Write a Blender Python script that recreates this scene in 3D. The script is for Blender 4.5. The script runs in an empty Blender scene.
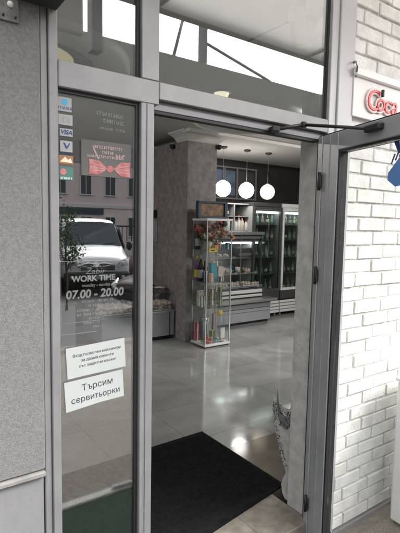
import bpy, bmesh, math, random
from mathutils import Vector, Matrix
random.seed(7)
S = bpy.context.scene
COL = S.collection
R = math.radians

# ------------------------------------------------------------------ camera
YAW, PIT, ROL, FPX = 0.610514, 0.0914828, 0.0183632, 453.917
fw = Vector((math.sin(YAW)*math.cos(PIT), math.cos(YAW)*math.cos(PIT), -math.sin(PIT)))
rt = Vector((math.cos(YAW), -math.sin(YAW), 0.0))
up = rt.cross(fw)
rt2 = rt*math.cos(ROL) + up*math.sin(ROL)
up2 = -rt*math.sin(ROL) + up*math.cos(ROL)
cd = bpy.data.cameras.new('camera'); cam = bpy.data.objects.new('camera', cd); COL.objects.link(cam)
m3 = Matrix((rt2, up2, -fw)).transposed()
cam.matrix_world = Matrix.Translation((0, 0, 1.6)) @ m3.to_4x4()
cd.sensor_fit = 'HORIZONTAL'; cd.sensor_width = 36.0; cd.lens = FPX/400*36
cd.clip_start = 0.05; cd.clip_end = 500
S.camera = cam

# ------------------------------------------------------------------ sky, sun, exposure
SUN_EL, SUN_AZ = R(42), R(138)          # azimuth: direction towards the sun, clockwise from +Y
W = bpy.data.worlds.new('World'); S.world = W; W.use_nodes = True
nt = W.node_tree; nt.nodes.clear()
sky = nt.nodes.new('ShaderNodeTexSky'); sky.sky_type = 'NISHITA'; sky.sun_disc = False
sky.sun_elevation = SUN_EL; sky.sun_rotation = SUN_AZ
sky.air_density = 1.0; sky.dust_density = 6.0; sky.ozone_density = 0.6
hs = nt.nodes.new('ShaderNodeHueSaturation'); hs.inputs['Saturation'].default_value = 0.22
bg = nt.nodes.new('ShaderNodeBackground'); bg.inputs[1].default_value = 0.15
wo = nt.nodes.new('ShaderNodeOutputWorld')
nt.links.new(sky.outputs[0], hs.inputs['Color']); nt.links.new(hs.outputs[0], bg.inputs[0]); nt.links.new(bg.outputs[0], wo.inputs[0])
sd = bpy.data.lights.new('sun', 'SUN'); sun = bpy.data.objects.new('sun', sd); COL.objects.link(sun)
sd.energy = 0.7; sd.angle = R(40); sd.color = (1, 0.97, 0.93)
sdir = Vector((math.sin(SUN_AZ)*math.cos(SUN_EL), math.cos(SUN_AZ)*math.cos(SUN_EL), math.sin(SUN_EL)))
sun.rotation_euler = sdir.to_track_quat('Z', 'Y').to_euler(); sun.location = (0, -5, 12)
S.view_settings.view_transform = 'Standard'; S.view_settings.look = 'None'
S.view_settings.gamma = 1; S.view_settings.use_curve_mapping = False
S.view_settings.exposure = 2.0
S.cycles.transparent_max_bounces = 40; S.cycles.max_bounces = 10
S.cycles.diffuse_bounces = 4; S.cycles.glossy_bounces = 6
S.cycles.caustics_reflective = False; S.cycles.caustics_refractive = False

# ------------------------------------------------------------------ materials
def mat(name, col, rough=0.5, metal=0.0, var=0.0, scale=6.0, bump=0.0, bscale=60.0, spec=0.5, col2=None, detail=6.0):
    m = bpy.data.materials.new(name); m.use_nodes = True
    n = m.node_tree; b = n.nodes['Principled BSDF']
    b.inputs['Base Color'].default_value = (*col, 1); b.inputs['Roughness'].default_value = rough
    b.inputs['Metallic'].default_value = metal; b.inputs['Specular IOR Level'].default_value = spec
    tc = n.nodes.new('ShaderNodeTexCoord')
    if var or col2:
        no = n.nodes.new('ShaderNodeTexNoise'); no.inputs['Scale'].default_value = scale; no.inputs['Detail'].default_value = detail
        n.links.new(tc.outputs['Object'], no.inputs['Vector'])
        rp = n.nodes.new('ShaderNodeValToRGB')
        rp.color_ramp.elements[0].position = 0.35; rp.color_ramp.elements[1].position = 0.65
        c2 = col2 or tuple(min(1, c*(1+var)) for c in col)
        c1 = col if col2 else tuple(c*(1-var) for c in col)
        rp.color_ramp.elements[0].color = (*c1, 1); rp.color_ramp.elements[1].color = (*c2, 1)
        n.links.new(no.outputs['Fac'], rp.inputs[0]); n.links.new(rp.outputs[0], b.inputs['Base Color'])
    if bump:
        nb = n.nodes.new('ShaderNodeTexNoise'); nb.inputs['Scale'].default_value = bscale; nb.inputs['Detail'].default_value = 5
        n.links.new(tc.outputs['Object'], nb.inputs['Vector'])
        bp = n.nodes.new('ShaderNodeBump'); bp.inputs['Strength'].default_value = bump; bp.inputs['Distance'].default_value = 0.01
        n.links.new(nb.outputs['Fac'], bp.inputs['Height']); n.links.new(bp.outputs[0], b.inputs['Normal'])
    return m

def emit(name, col, strength):
    m = bpy.data.materials.new(name); m.use_nodes = True
    b = m.node_tree.nodes['Principled BSDF']
    b.inputs['Base Color'].default_value = (*col, 1)
    b.inputs['Emission Color'].default_value = (*col, 1); b.inputs['Emission Strength'].default_value = strength
    b.inputs['Roughness'].default_value = 0.3
    return m

def glass(name, r0=0.05, tint=(0.97, 0.98, 0.97), rough=0.0):
    m = bpy.data.materials.new(name); m.use_nodes = True
    n = m.node_tree; n.nodes.clear()
    out = n.nodes.new('ShaderNodeOutputMaterial'); mix = n.nodes.new('ShaderNodeMixShader')
    tr = n.nodes.new('ShaderNodeBsdfTransparent'); tr.inputs[0].default_value = (*tint, 1)
    gl = n.nodes.new('ShaderNodeBsdfGlossy'); gl.inputs['Roughness'].default_value = rough
    lw = n.nodes.new('ShaderNodeLayerWeight'); lw.inputs['Blend'].default_value = 0.5
    pw = n.nodes.new('ShaderNodeMath'); pw.operation = 'POWER'; pw.inputs[1].default_value = 5
    ma = n.nodes.new('ShaderNodeMath'); ma.operation = 'MULTIPLY_ADD'; ma.inputs[1].default_value = 1-r0; ma.inputs[2].default_value = r0
    n.links.new(lw.outputs['Facing'], pw.inputs[0]); n.links.new(pw.outputs[0], ma.inputs[0])
    n.links.new(ma.outputs[0], mix.inputs[0]); n.links.new(tr.outputs[0], mix.inputs[1]); n.links.new(gl.outputs[0], mix.inputs[2])
    n.links.new(mix.outputs[0], out.inputs[0])
    return m

M = {}
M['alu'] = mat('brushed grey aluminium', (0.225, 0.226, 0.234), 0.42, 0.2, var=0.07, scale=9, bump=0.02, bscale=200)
M['alu_light'] = mat('aluminium lightened for reflections', (0.42, 0.42, 0.435), 0.4, 0.15, var=0.03, scale=3)  # frame aluminium made paler to stand for reflected light on the corner post
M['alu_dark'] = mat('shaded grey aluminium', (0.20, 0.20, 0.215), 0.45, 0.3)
M['door_alu'] = mat('door grey paint', (0.35, 0.352, 0.365), 0.4, 0.2, var=0.08, scale=9)
M['gasket'] = mat('black rubber', (0.012, 0.012, 0.014), 0.6)
M['black_metal'] = mat('black metal', (0.018, 0.018, 0.02), 0.45, 0.2)
M['stone'] = mat('grey render', (0.172, 0.173, 0.174), 0.92, var=0.14, scale=130, bump=0.4, bscale=230, detail=3)
M['plinth'] = mat('smooth grey plinth', (0.20, 0.20, 0.21), 0.8, var=0.08, scale=5, bump=0.15, bscale=40)
M['ledge'] = mat('grey ledge', (0.2, 0.195, 0.19), 0.85, var=0.15, scale=20)
M['plaster'] = mat('mottled grey wall plaster', (0.44, 0.43, 0.415), 0.85, var=0.15, scale=14, bump=0.5, bscale=40)
M['wallpaper'] = mat('grey brown mottled wallpaper', (0.225, 0.203, 0.202), 0.8, scale=14, bump=0.5, bscale=45, col2=(0.325, 0.297, 0.296), detail=14)
M['ceiling'] = mat('pale grey ceiling paint', (0.60, 0.59, 0.57), 0.9, var=0.02)
M['cornice'] = mat('white cornice', (0.72, 0.71, 0.68), 0.8)
M['white'] = mat('white laminate', (0.72, 0.72, 0.71), 0.45)
M['white_metal'] = mat('white enamel', (0.74, 0.74, 0.73), 0.35)
M['steel'] = mat('stainless steel', (0.5, 0.5, 0.5), 0.3, 0.85)
M['panel_grey'] = mat('pale grey counter panel', (0.34, 0.35, 0.375), 0.4, var=0.03)
M['dark'] = mat('dark brown wall', (0.028, 0.025, 0.024), 0.7, var=0.15)
M['dark_grey'] = mat('charcoal', (0.05, 0.05, 0.052), 0.6, var=0.1)
M['paper'] = mat('white paper', (0.40, 0.425, 0.425), 0.8, var=0.02, scale=20)
M['card'] = mat('greyish card', (0.30, 0.31, 0.31), 0.6)
M['ink'] = mat('black ink', (0.03, 0.03, 0.04), 0.7)
M['vinyl'] = mat('white vinyl', (0.62, 0.62, 0.62), 0.5)
M['vinyl_faint'] = mat('grey white vinyl', (0.38, 0.38, 0.38), 0.5)
M['mat_rubber'] = mat('black entrance mat', (0.012, 0.012, 0.013), 0.95, var=0.3, scale=30, bump=0.8, bscale=220, spec=0.15)
M['turf'] = mat('green artificial turf', (0.018, 0.05, 0.025), 0.95, var=0.35, scale=120, bump=1.0, bscale=300)
M['paving'] = mat('brown grey paving', (0.17, 0.155, 0.135), 0.85, var=0.2, scale=25, bump=0.5, bscale=80)
M['asphalt'] = mat('asphalt', (0.05, 0.05, 0.052), 0.8, var=0.2, scale=30)
M['kerb'] = mat('pale concrete kerb', (0.42, 0.42, 0.40), 0.8, var=0.1, scale=20, bump=0.3)
M['gravel'] = mat('dusty gravel', (0.16, 0.14, 0.11), 0.95, scale=90, col2=(0.30, 0.27, 0.22), bump=1.0, bscale=140)
M['threshold'] = mat('beige stone threshold', (0.17, 0.152, 0.125), 0.5, scale=14, col2=(0.275, 0.25, 0.21), bump=0.2, detail=12)
M['red'] = mat('red neon tube plastic', (0.62, 0.05, 0.06), 0.35)
M['pinkwhite'] = mat('pink white plastic', (0.80, 0.62, 0.60), 0.4)
M['acrylic'] = mat('milky acrylic', (0.74, 0.72, 0.71), 0.25)
M['blue'] = mat('blue decal', (0.07, 0.20, 0.48), 0.4)
M['navy'] = mat('navy decal', (0.02, 0.04, 0.14), 0.4)
M['teal'] = mat('teal', (0.02, 0.26, 0.30), 0.5)
M['green'] = mat('bottle green', (0.03, 0.14, 0.07), 0.3)
M['leaf'] = mat('leaf green', (0.045, 0.11, 0.035), 0.6, var=0.3, scale=12)
M['pink'] = mat('pink petals', (0.55, 0.16, 0.18), 0.7, var=0.2, scale=30)
M['red_soft'] = mat('dark red petals', (0.38, 0.05, 0.06), 0.7, var=0.2, scale=30)
M['orange'] = mat('orange', (0.55, 0.22, 0.10), 0.6, var=0.15, scale=30)
M['yellow'] = mat('yellow', (0.72, 0.55, 0.06), 0.5)
M['purple'] = mat('purple', (0.16, 0.06, 0.2), 0.5)
M['cream'] = mat('cream', (0.68, 0.62, 0.48), 0.6, var=0.05)
M['beige_glow'] = emit('beige disc with added glow', (0.60, 0.52, 0.30), 0.16)  # slight glow added to brighten the centre of the ceiling ring
M['green_paint'] = mat('dark green painted band', (0.04, 0.055, 0.04), 0.8, scale=30, col2=(0.16, 0.18, 0.14), detail=3)  # mottled green, darkened to stand for shade inside the ceiling ring
M['pastry'] = mat('glazed pastry', (0.25, 0.13, 0.06), 0.5, scale=18, col2=(0.72, 0.66, 0.58))
M['cake'] = mat('white cream cake', (0.75, 0.72, 0.67), 0.5, scale=25, col2=(0.42, 0.30, 0.20))
M['lace'] = mat('pale mottled lace', (0.46, 0.445, 0.42), 0.9, var=0.15, scale=25, bump=0.6, bscale=60)
M['lace_grey'] = mat('grey lace', (0.16, 0.16, 0.165), 0.9, var=0.1, scale=30)
M['dot'] = mat('black dots', (0.03, 0.03, 0.03), 0.8)
M['poster'] = mat('dark poster', (0.075, 0.075, 0.072), 0.6, var=0.15)
M['ribbon'] = mat('red pink ribbon', (0.30, 0.07, 0.07), 0.5, scale=40, col2=(0.42, 0.17, 0.17))
M['pink_text'] = mat('pink text', (0.36, 0.24, 0.24), 0.5)
M['frame_blue'] = mat('dark blue picture frame', (0.03, 0.055, 0.075), 0.5)
M['picture'] = mat('dark picture print', (0.05, 0.05, 0.035), 0.4, scale=16, col2=(0.30, 0.16, 0.08), detail=8)
M['car_white'] = mat('white vehicle paint', (0.78, 0.78, 0.78), 0.25)
M['car_dark'] = mat('dark vehicle paint', (0.03, 0.012, 0.012), 0.25)
M['car_glass'] = mat('dark vehicle glass', (0.06, 0.075, 0.085), 0.08)
M['facade_pink'] = mat('pale pink facade', (0.84, 0.70, 0.68), 0.9, var=0.05)
M['bark'] = mat('bark', (0.08, 0.06, 0.045), 0.9, var=0.2)
def milky(name, col, tcol):
    m = bpy.data.materials.new(name); m.use_nodes = True; n = m.node_tree; n.nodes.clear()
    out = n.nodes.new('ShaderNodeOutputMaterial'); ad = n.nodes.new('ShaderNodeAddShader')
    d = n.nodes.new('ShaderNodeBsdfDiffuse'); d.inputs[0].default_value = (*col, 1)
    t = n.nodes.new('ShaderNodeBsdfTranslucent'); t.inputs[0].default_value = (*tcol, 1)
    n.links.new(d.outputs[0], ad.inputs[0]); n.links.new(t.outputs[0], ad.inputs[1]); n.links.new(ad.outputs[0], out.inputs[0])
    return m
M['soffit'] = milky('milky plastic canopy sheet', (0.30, 0.295, 0.28), (0.42, 0.41, 0.39))
M['fascia'] = mat('grey sheet metal fascia', (0.34, 0.335, 0.31), 0.7, var=0.05)
M['globe'] = emit('lit white globe', (1.0, 0.96, 0.90), 4.0)
M['globe_dim'] = emit('lit warm globe', (1.0, 0.90, 0.70), 0.28)
M['dome'] = emit('added dome fill light', (1.0, 0.965, 0.91), 130.0)  # strong glow for the unseen lamps added to fill the room
M['dome_dim'] = emit('dim cream dome', (0.9, 0.82, 0.6), 0.35)
M['led'] = emit('lit white case strip', (0.95, 0.98, 0.95), 3.5)
M['case_fill'] = emit('added case fill light', (0.95, 0.98, 1.0), 2.2)
M['pane'] = glass('shop window glass', 0.21, (0.90, 0.915, 0.91))
M['door_pane'] = glass('door glass', 0.07, (0.96, 0.97, 0.965))
M['case_glass'] = glass('display glass', 0.04, (0.97, 0.985, 0.98))
M['fridge_glass'] = glass('fridge door glass', 0.10, (0.80, 0.85, 0.83))
M['clear'] = glass('clear bottle glass', 0.08, (0.88, 0.92, 0.91), 0.05)

def floor_tiles():
    m = bpy.data.materials.new('polished grey floor tiles'); m.use_nodes = True
    n = m.node_tree; b = n.nodes['Principled BSDF']
    tc = n.nodes.new('ShaderNodeTexCoord')
    n1 = n.nodes.new('ShaderNodeTexNoise'); n1.inputs['Scale'].default_value = 1.6; n1.inputs['Detail'].default_value = 9; n1.inputs['Distortion'].default_value = 1.2
    n.links.new(tc.outputs['Object'], n1.inputs['Vector'])
    rp = n.nodes.new('ShaderNodeValToRGB')
    rp.color_ramp.elements[0].position = 0.3; rp.color_ramp.elements[0].color = (0.235, 0.235, 0.23, 1)
    rp.color_ramp.elements[1].position = 0.7; rp.color_ramp.elements[1].color = (0.36, 0.36, 0.355, 1)
    n.links.new(n1.outputs['Fac'], rp.inputs[0])
    mp = n.nodes.new('ShaderNodeMapping'); mp.inputs['Location'].default_value = (-0.02, 0.33, 0)
    n.links.new(tc.outputs['Object'], mp.inputs['Vector'])
    br = n.nodes.new('ShaderNodeTexBrick'); br.offset = 0.0
    br.inputs['Scale'].default_value = 1.0; br.inputs['Brick Width'].default_value = 0.6; br.inputs['Row Height'].default_value = 0.6
    br.inputs['Mortar Size'].default_value = 0.0025; br.inputs['Mortar Smooth'].default_value = 0.1
    br.inputs['Color1'].default_value = (0.92, 0.92, 0.92, 1); br.inputs['Color2'].default_value = (1.08, 1.08, 1.08, 1); br.inputs['Mortar'].default_value = (0.55, 0.55, 0.55, 1)
    n.links.new(mp.outputs[0], br.inputs['Vector'])
    mx = n.nodes.new('ShaderNodeMix'); mx.data_type = 'RGBA'; mx.blend_type = 'MULTIPLY'; mx.inputs[0].default_value = 1
    n.links.new(rp.outputs[0], mx.inputs[6]); n.links.new(br.outputs['Color'], mx.inputs[7])
    n.links.new(mx.outputs[2], b.inputs['Base Color'])
    n2 = n.nodes.new('ShaderNodeTexNoise'); n2.inputs['Scale'].default_value = 3.5; n2.inputs['Detail'].default_value = 6
    n.links.new(tc.outputs['Object'], n2.inputs['Vector'])
    mr = n.nodes.new('ShaderNodeMapRange'); mr.inputs[1].default_value = 0.3; mr.inputs[2].default_value = 0.7; mr.inputs[3].default_value = 0.06; mr.inputs[4].default_value = 0.17
    n.links.new(n2.outputs['Fac'], mr.inputs[0]); n.links.new(mr.outputs[0], b.inputs['Roughness'])
    b.inputs['Specular IOR Level'].default_value = 0.95
    return m
M['tiles'] = floor_tiles()

def brick_mat():
    m = mat('white painted brick', (0.68, 0.67, 0.645), 0.75, bump=0.45, bscale=70, scale=9, col2=(0.87, 0.865, 0.85), detail=8)
    return m
M['brick'] = brick_mat()
M['mortar'] = mat('grey white mortar', (0.62, 0.61, 0.59), 0.95, var=0.2, scale=30, bump=0.6, bscale=90)

# ------------------------------------------------------------------ mesh helpers
class MB:
    def __init__(self): self.b = bmesh.new()
    def _new(self, faces, mi, smooth=False):
        for f in faces: f.material_index = mi; f.smooth = smooth
    def box(self, x0, x1, y0, y1, z0, z1, mi=0, bev=0.0, rot=None, org=None):
        g = bmesh.ops.create_cube(self.b, size=1)
        vs = g['verts']
        for v in vs:
            v.co = Vector(((x0+x1)/2 + v.co.x*(x1-x0), (y0+y1)/2 + v.co.y*(y1-y0), (z0+z1)/2 + v.co.z*(z1-z0)))
        if rot is not None: bmesh.ops.rotate(self.b, verts=vs, cent=org or (0, 0, 0), matrix=rot)
        fs = list({f for v in vs for f in v.link_faces})
        self._new(fs, mi)
        if bev:
            es = list({e for v in vs for e in v.link_edges})
            r = bmesh.ops.bevel(self.b, geom=es, offset=bev, segments=1, affect='EDGES', profile=0.5)
            self._new(r['faces'], mi)
        return self
    def poly(self, pts, depth, mi=0):
        """prism: list of 3-D points of one face, swept along vector depth"""
        d = Vector(depth); A = [self.b.verts.new(p) for p in pts]; B = [self.b.verts.new(Vector(p)+d) for p in pts]
        n = len(pts); fs = [self.b.faces.new(A), self.b.faces.new(B[::-1])]
        for i in range(n):
            fs.append(self.b.faces.new((A[i], B[i], B[(i+1) % n], A[(i+1) % n])))
        self._new(fs, mi); bmesh.ops.recalc_face_normals(self.b, faces=fs)
        return self
    def lathe(self, prof, c=(0, 0, 0), seg=20, mi=0, sx=1, sy=1, smooth=True, axis='Z', caps=True):
        """prof: (radius, height) list"""
        c = Vector(c); rings = []
        for r, z in prof:
            ring = []
            for k in range(seg):
                a = 2*math.pi*k/seg; p = Vector((r*math.cos(a)*sx, r*math.sin(a)*sy, z))
                if axis == 'Y': p = Vector((p.x, p.z, p.y))
                if axis == 'X': p = Vector((p.z, p.x, p.y))
                ring.append(self.b.verts.new(c+p))
            rings.append(ring)
        fs = []
        for a, b in zip(rings, rings[1:]):
            for k in range(seg):
                fs.append(self.b.faces.new((a[k], a[(k+1) % seg], b[(k+1) % seg], b[k])))
        if caps:
            if prof[0][0] > 1e-6: fs.append(self.b.faces.new(rings[0][::-1]))
            if prof[-1][0] > 1e-6: fs.append(self.b.faces.new(rings[-1]))
        self._new(fs, mi, smooth); bmesh.ops.recalc_face_normals(self.b, faces=fs)
        return self
    def tube(self, pts, r, seg=8, mi=0):
        pts = [Vector(p) for p in pts]; rings = []
        for i, p in enumerate(pts):
            t = (pts[min(i+1, len(pts)-1)] - pts[max(i-1, 0)]).normalized()
            a = t.cross(Vector((0, 0, 1)));
            if a.length < 1e-3: a = t.cross(Vector((1, 0, 0)))
            a.normalize(); b = t.cross(a)
            rr = r[i] if isinstance(r, (list, tuple)) else r
            rings.append([self.b.verts.new(p + (a*math.cos(2*math.pi*k/seg) + b*math.sin(2*math.pi*k/seg))*rr) for k in range(seg)])
        fs = []
        for A, B in zip(rings, rings[1:]):
            for k in range(seg): fs.append(self.b.faces.new((A[k], A[(k+1) % seg], B[(k+1) % seg], B[k])))
        fs.append(self.b.faces.new(rings[0][::-1])); fs.append(self.b.faces.new(rings[-1]))
        self._new(fs, mi, True); bmesh.ops.recalc_face_normals(self.b, faces=fs)
        return self
    def blob(self, c, r, mi=0, sc=(1, 1, 1), jit=0.15, sub=2):
        g = bmesh.ops.create_icosphere(self.b, subdivisions=sub, radius=r)
        for v in g['verts']:
            k = 1+random.uniform(-jit, jit); v.co = Vector((v.co.x*sc[0]*k, v.co.y*sc[1]*k, v.co.z*sc[2]*k)) + Vector(c)
        self._new(list({f for v in g['verts'] for f in v.link_faces}), mi, True)
        return self
    def leaf(self, c, size, mi=0):
        a = Vector((random.gauss(0, 1), random.gauss(0, 1), random.gauss(0, 1))).normalized(); b = a.orthogonal().normalized()
        c = Vector(c)
        f = self.b.faces.new([self.b.verts.new(c+q) for q in (a*size, b*size*0.45, -a*size, -b*size*0.45)])
        f.material_index = mi
        return self
    def build(self, name, mats, parent=None, loc=None, rotz=0):
        me = bpy.data.meshes.new(name); self.b.normal_update(); self.b.to_mesh(me); self.b.free()
        for m in (mats if isinstance(mats, (list, tuple)) else [mats]): me.materials.append(m)
        o = bpy.data.objects.new(name, me); COL.objects.link(o)
        if parent: o.parent = parent
        if loc is not None: o.location = loc
        if rotz: o.rotation_euler = (0, 0, rotz)
        return o

def tag(o, label=None, cat=None, group=None, kind=None):
    if label: o['label'] = label
    if cat: o['category'] = cat
    if group: o['group'] = group
    if kind: o['kind'] = kind
    return o
def thing(name, label, cat, loc=(0, 0, 0), rotz=0, group=None):
    o = bpy.data.objects.new(name, None); COL.objects.link(o); o.location = loc; o.rotation_euler = (0, 0, rotz)
    o.empty_display_size = 0.1
    return tag(o, label, cat, group)
def dup(root, loc, label, rotz=None):
    r = root.copy(); COL.objects.link(r); r.location = loc; r['label'] = label
    if rotz is not None: r.rotation_euler = (0, 0, rotz)
    for ch in list(root.children):
        c = ch.copy(); COL.objects.link(c); c.parent = r
        for g in list(ch.children):
            d = g.copy(); COL.objects.link(d); d.parent = c
    return r
def struct(name, mb, m, label):
    return tag(mb.build(name, m), label, None, None, 'structure')

def text_mesh(body, size, name, m, parent=None, loc=(0, 0, 0), rot=(R(90), 0, 0), align='CENTER', extrude=0.0006, offset=0.0, shear=0.0, bevel=0.0, sx=1.0, base=False):
    cu = bpy.data.curves.new(name, 'FONT'); cu.body = body; cu.size = size; cu.align_x = align; cu.align_y = 'TOP_BASELINE' if base else 'CENTER'
    cu.extrude = extrude; cu.offset = offset; cu.shear = shear; cu.bevel_depth = bevel; cu.resolution_u = 4
    t = bpy.data.objects.new(name, cu); COL.objects.link(t)
    dg = bpy.context.evaluated_depsgraph_get(); dg.update()
    me = bpy.data.meshes.new_from_object(t.evaluated_get(dg)); me.name = name
    bpy.data.objects.remove(t); bpy.data.curves.remove(cu)
    me.materials.clear(); me.materials.append(m)
    o = bpy.data.objects.new(name, me); COL.objects.link(o)
    if parent: o.parent = parent
    o.location = loc; o.rotation_euler = rot; o.scale = (sx, 1, 1)
    return o

def word_mesh(body, size, name, m, parent, loc, wt=0.095, squeeze=1.0):
    """one line of Cyrillic print; the letters the built-in font fills badly are drawn as strokes"""
    bm = bmesh.new(); x = 0.0; run = ''
    def flush(x, run):
        if not run: return x
        o = text_mesh(run, size, 'run', m, None, (0, 0, 0), (0, 0, 0), 'LEFT', 0.0002, 0.0, base=True)
        xs = [v.co.x for v in o.data.vertices]; lo, hi = min(xs), max(xs)
        o.data.transform(Matrix.Translation((x-lo, 0, 0))); bm.from_mesh(o.data); me = o.data
        bpy.data.objects.remove(o); bpy.data.meshes.remove(me)
        return x + hi-lo + size*0.10
    def bar(x0, x1, y0, y1):
        c = [bm.verts.new((a, b, 0.0002)) for a, b in ((x0, y0), (x1, y0), (x1, y1), (x0, y1))]; bm.faces.new(c)
    t = wt*size; xh = 0.545*size
    for ch in body + '\0':
        if ch in 'ънь \0':
            x = flush(x, run); run = ''
            if ch == ' ': x += size*0.22
            if ch == 'н':
                bar(x, x+t, 0, xh); bar(x+size*0.40, x+size*0.40+t, 0, xh); bar(x+t, x+size*0.40, xh*0.44, xh*0.44+t*0.9); x += size*0.60
            if ch in 'ъь':
                if ch == 'ъ': bar(x, x+size*0.16, xh-t*0.9, xh); x += size*0.16
                bar(x, x+t, 0, xh); cx_, r0 = x+size*0.20, xh*0.30
                bar(x+t, cx_, 0, t*0.85); bar(x+t, cx_, xh*0.60-t*0.85, xh*0.60)
                N = 8
                for k in range(N):
                    a0, a1 = -math.pi/2+math.pi*k/N, -math.pi/2+math.pi*(k+1)/N
                    q = [(cx_+r0*math.cos(a0), r0+r0*math.sin(a0)), (cx_+r0*math.cos(a1), r0+r0*math.sin(a1)), (cx_+(r0-t*0.85)*math.cos(a1), r0+(r0-t*0.85)*math.sin(a1)), (cx_+(r0-t*0.85)*math.cos(a0), r0+(r0-t*0.85)*math.sin(a0))]
                    bm.faces.new([bm.verts.new((a, b, 0.0002)) for a, b in q])
                x += size*0.20 + r0 + size*0.09
        else: run += ch
    me = bpy.data.meshes.new(name)
    for v in bm.verts: v.co = Vector(((v.co.x-x/2)*squeeze, v.co.y-0.27*size, v.co.z))
    bm.to_mesh(me); bm.free(); me.materials.append(m)
    o = bpy.data.objects.new(name, me); COL.objects.link(o); o.parent = parent; o.location = loc; o.rotation_euler = (R(90), 0, 0)
    return o

def strokes(mb, x0, x1, y, z0, z1, mi=0, th=0.0006, fill=0.8, slope=0.0):
    """a row of small letter-like strokes on a plane facing -Y"""
    x = x0; h = z1-z0
    while x < x1:
        w = h*random.uniform(0.35, 0.6)
        if random.random() < fill:
            zz = slope*(x-x0); t = h*0.2; k = random.random()
            mb.box(x, x+t, y-th, y, z0+zz, z1+zz, mi)
            if k < 0.6: mb.box(x+t, x+w, y-th, y, z1-t+zz, z1+zz, mi)
            if k > 0.3: mb.box(x+t, x+w, y-th, y, z0+zz, z0+t+zz, mi)
            if k > 0.5: mb.box(x+w-t*0.5, x+w+t*0.5, y-th*0.9, y, z0+t+zz, z1-t+zz, mi)
        x += w+h*0.3

F = 1.595      # outer face of the shop front
GZ = -0.20     # level of the ground outside
CZ = 2.82      # ceiling height inside

# ================================================================== SETTING
struct('entrance_floor', MB().box(-4.6, 7.6, 1.88, 2.44, -0.2, 0.0), mat('polished brown grey tile', (0.13, 0.112, 0.092), 0.12, scale=4, col2=(0.19, 0.168, 0.14), detail=9), 'brown grey tile zone just inside the door')
struct('floor', MB().box(-4.6, 7.6, 2.4405, 7.0, -0.2, 0.0), M['tiles'], 'polished grey stone tile floor inside the shop')
struct('threshold', MB().box(-4.6, 1.215, 1.56, 1.88, -0.2, 0.0, bev=0.003).box(1.219, 1.545, 1.56, 1.88, -0.2, 0.0, bev=0.003).box(1.549, 1.86, 1.56, 1.88, -0.2, 0.0, bev=0.003).box(-4.5, 1.85, 1.57, 1.87, -0.19, -0.003), M['threshold'], 'beige stone threshold slab under the open door')
struct('pavement', MB().box(-40, 60, -3.2, 1.56, GZ-0.3, GZ), M['paving'], 'brown grey paving outside the shop front')
struct('pavement_rear', MB().box(1.86, 60, 1.56, 1.9, GZ-0.3, GZ-0.002), M['paving'], 'paving strip at the foot of the brick wall')
struct('kerb', MB().box(-1.0, 2.05, 0.50, 0.57, GZ-0.05, GZ+0.03, bev=0.008), M['kerb'], 'pale concrete kerb at the edge of the turf')
struct('road', MB().box(-40, 60, -60, -3.2, GZ-0.4, GZ-0.12), M['asphalt'], 'asphalt street in front of the shop')
struct('ground', MB().box(-250, 250, -250, 250, GZ-0.8, GZ-0.5), M['asphalt'], 'ground around the building')
g = MB().box(2.04, 4.2, 0.75, 1.50, GZ, GZ+0.012)
struct('gravel', g, M['gravel'], 'dusty gravel strip below the brick wall')
# room shell
struct('ceiling', MB().box(-4.6, 7.6, 1.73, 7.0, CZ, CZ+0.2), M['ceiling'], 'pale grey painted ceiling of the shop')
struct('ceiling_moulding', MB().box(3.2, 7.6, 4.86, 5.02, CZ-0.045, CZ-0.0005, bev=0.006), M['cornice'], 'white moulding strip across the ceiling')
struct('back_wall', MB().box(-4.6, 7.6, 6.75, 7.0, 0, CZ), M['dark'], 'dark brown rear wall of the shop')
struct('left_wall', MB().box(-4.8, -4.6, 1.6, 7.0, -0.2, CZ+0.2), M['plaster'], 'grey left wall of the shop')
struct('right_wall', MB().box(7.6, 7.8, 1.6, 7.0, -0.2, CZ+0.2), M['dark'], 'dark right wall of the shop')
w = MB().box(1.86, 4.9, 1.640, 1.735, 0.0, CZ+0.2).box(4.9, 7.6, 1.640, 1.735, 0.0, 0.35)
w.box(1.86, 1.893, 1.621, 1.640, 0.0, CZ)
tag(w.build('entrance_wall', M['plaster']), 'mottled grey plastered door reveal beside the open glass door', 'wall')
tag(MB().box(-1.5, 0.44, 1.66, 1.75, -0.2, CZ+0.2).build('front_wall', M['plaster']), 'grey plastered wall behind the stone pillar', 'wall')

# facade pillar on the left
pl = thing('facade_pillar', 'grey rough stone pillar left of the aluminium shop front', 'pillar', (0.0, F, GZ))
MB().box(-1.6, 0.449, -0.012, 0.06, 0.915, 3.6, bev=0.006).build('cladding', M['stone'], pl)
MB().box(-1.6, 0.449, -0.020, 0.06, 0.890, 0.913, bev=0.006).build('ledge', M['ledge'], pl)
MB().box(-1.6, 0.446, 0.002, 0.06, 0.0, 0.888, bev=0.004).build('plinth', M['plinth'], pl)
tag(MB().box(-4.8, 7.8, 1.66, 1.9, 3.025, 4.6).build('upper_wall', M['plinth']), 'grey wall above the shop front', 'wall')

for (a_, b_, lab_) in ((-4.6, -1.6, 'added unseen window left of the stone pillar, letting daylight in'), (4.9, 7.6, 'added unseen window beyond the brick wall, letting daylight in')):
    sw = thing('added_window', lab_, 'window', ((a_+b_)/2, 1.66, 0.35))  # unseen windows added to bring more daylight into the room
    h_ = (b_-a_)/2; f_ = MB()
    for x_ in (-h_, -0.03, h_-0.06): f_.box(x_, x_+0.06, 0.0, 0.07, 0.0, 2.66)
    f_.box(-h_, h_, -0.004, 0.074, -0.35, -0.001); f_.box(-h_+0.0605, h_-0.0605, -0.004, 0.07, 2.60, 2.66)
    f_.build('frame', M['alu'], sw)
    MB().box(-h_+0.06, h_-0.06, 0.03, 0.036, 0.0, 2.60).build('glazing', M['pane'], sw)
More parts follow.
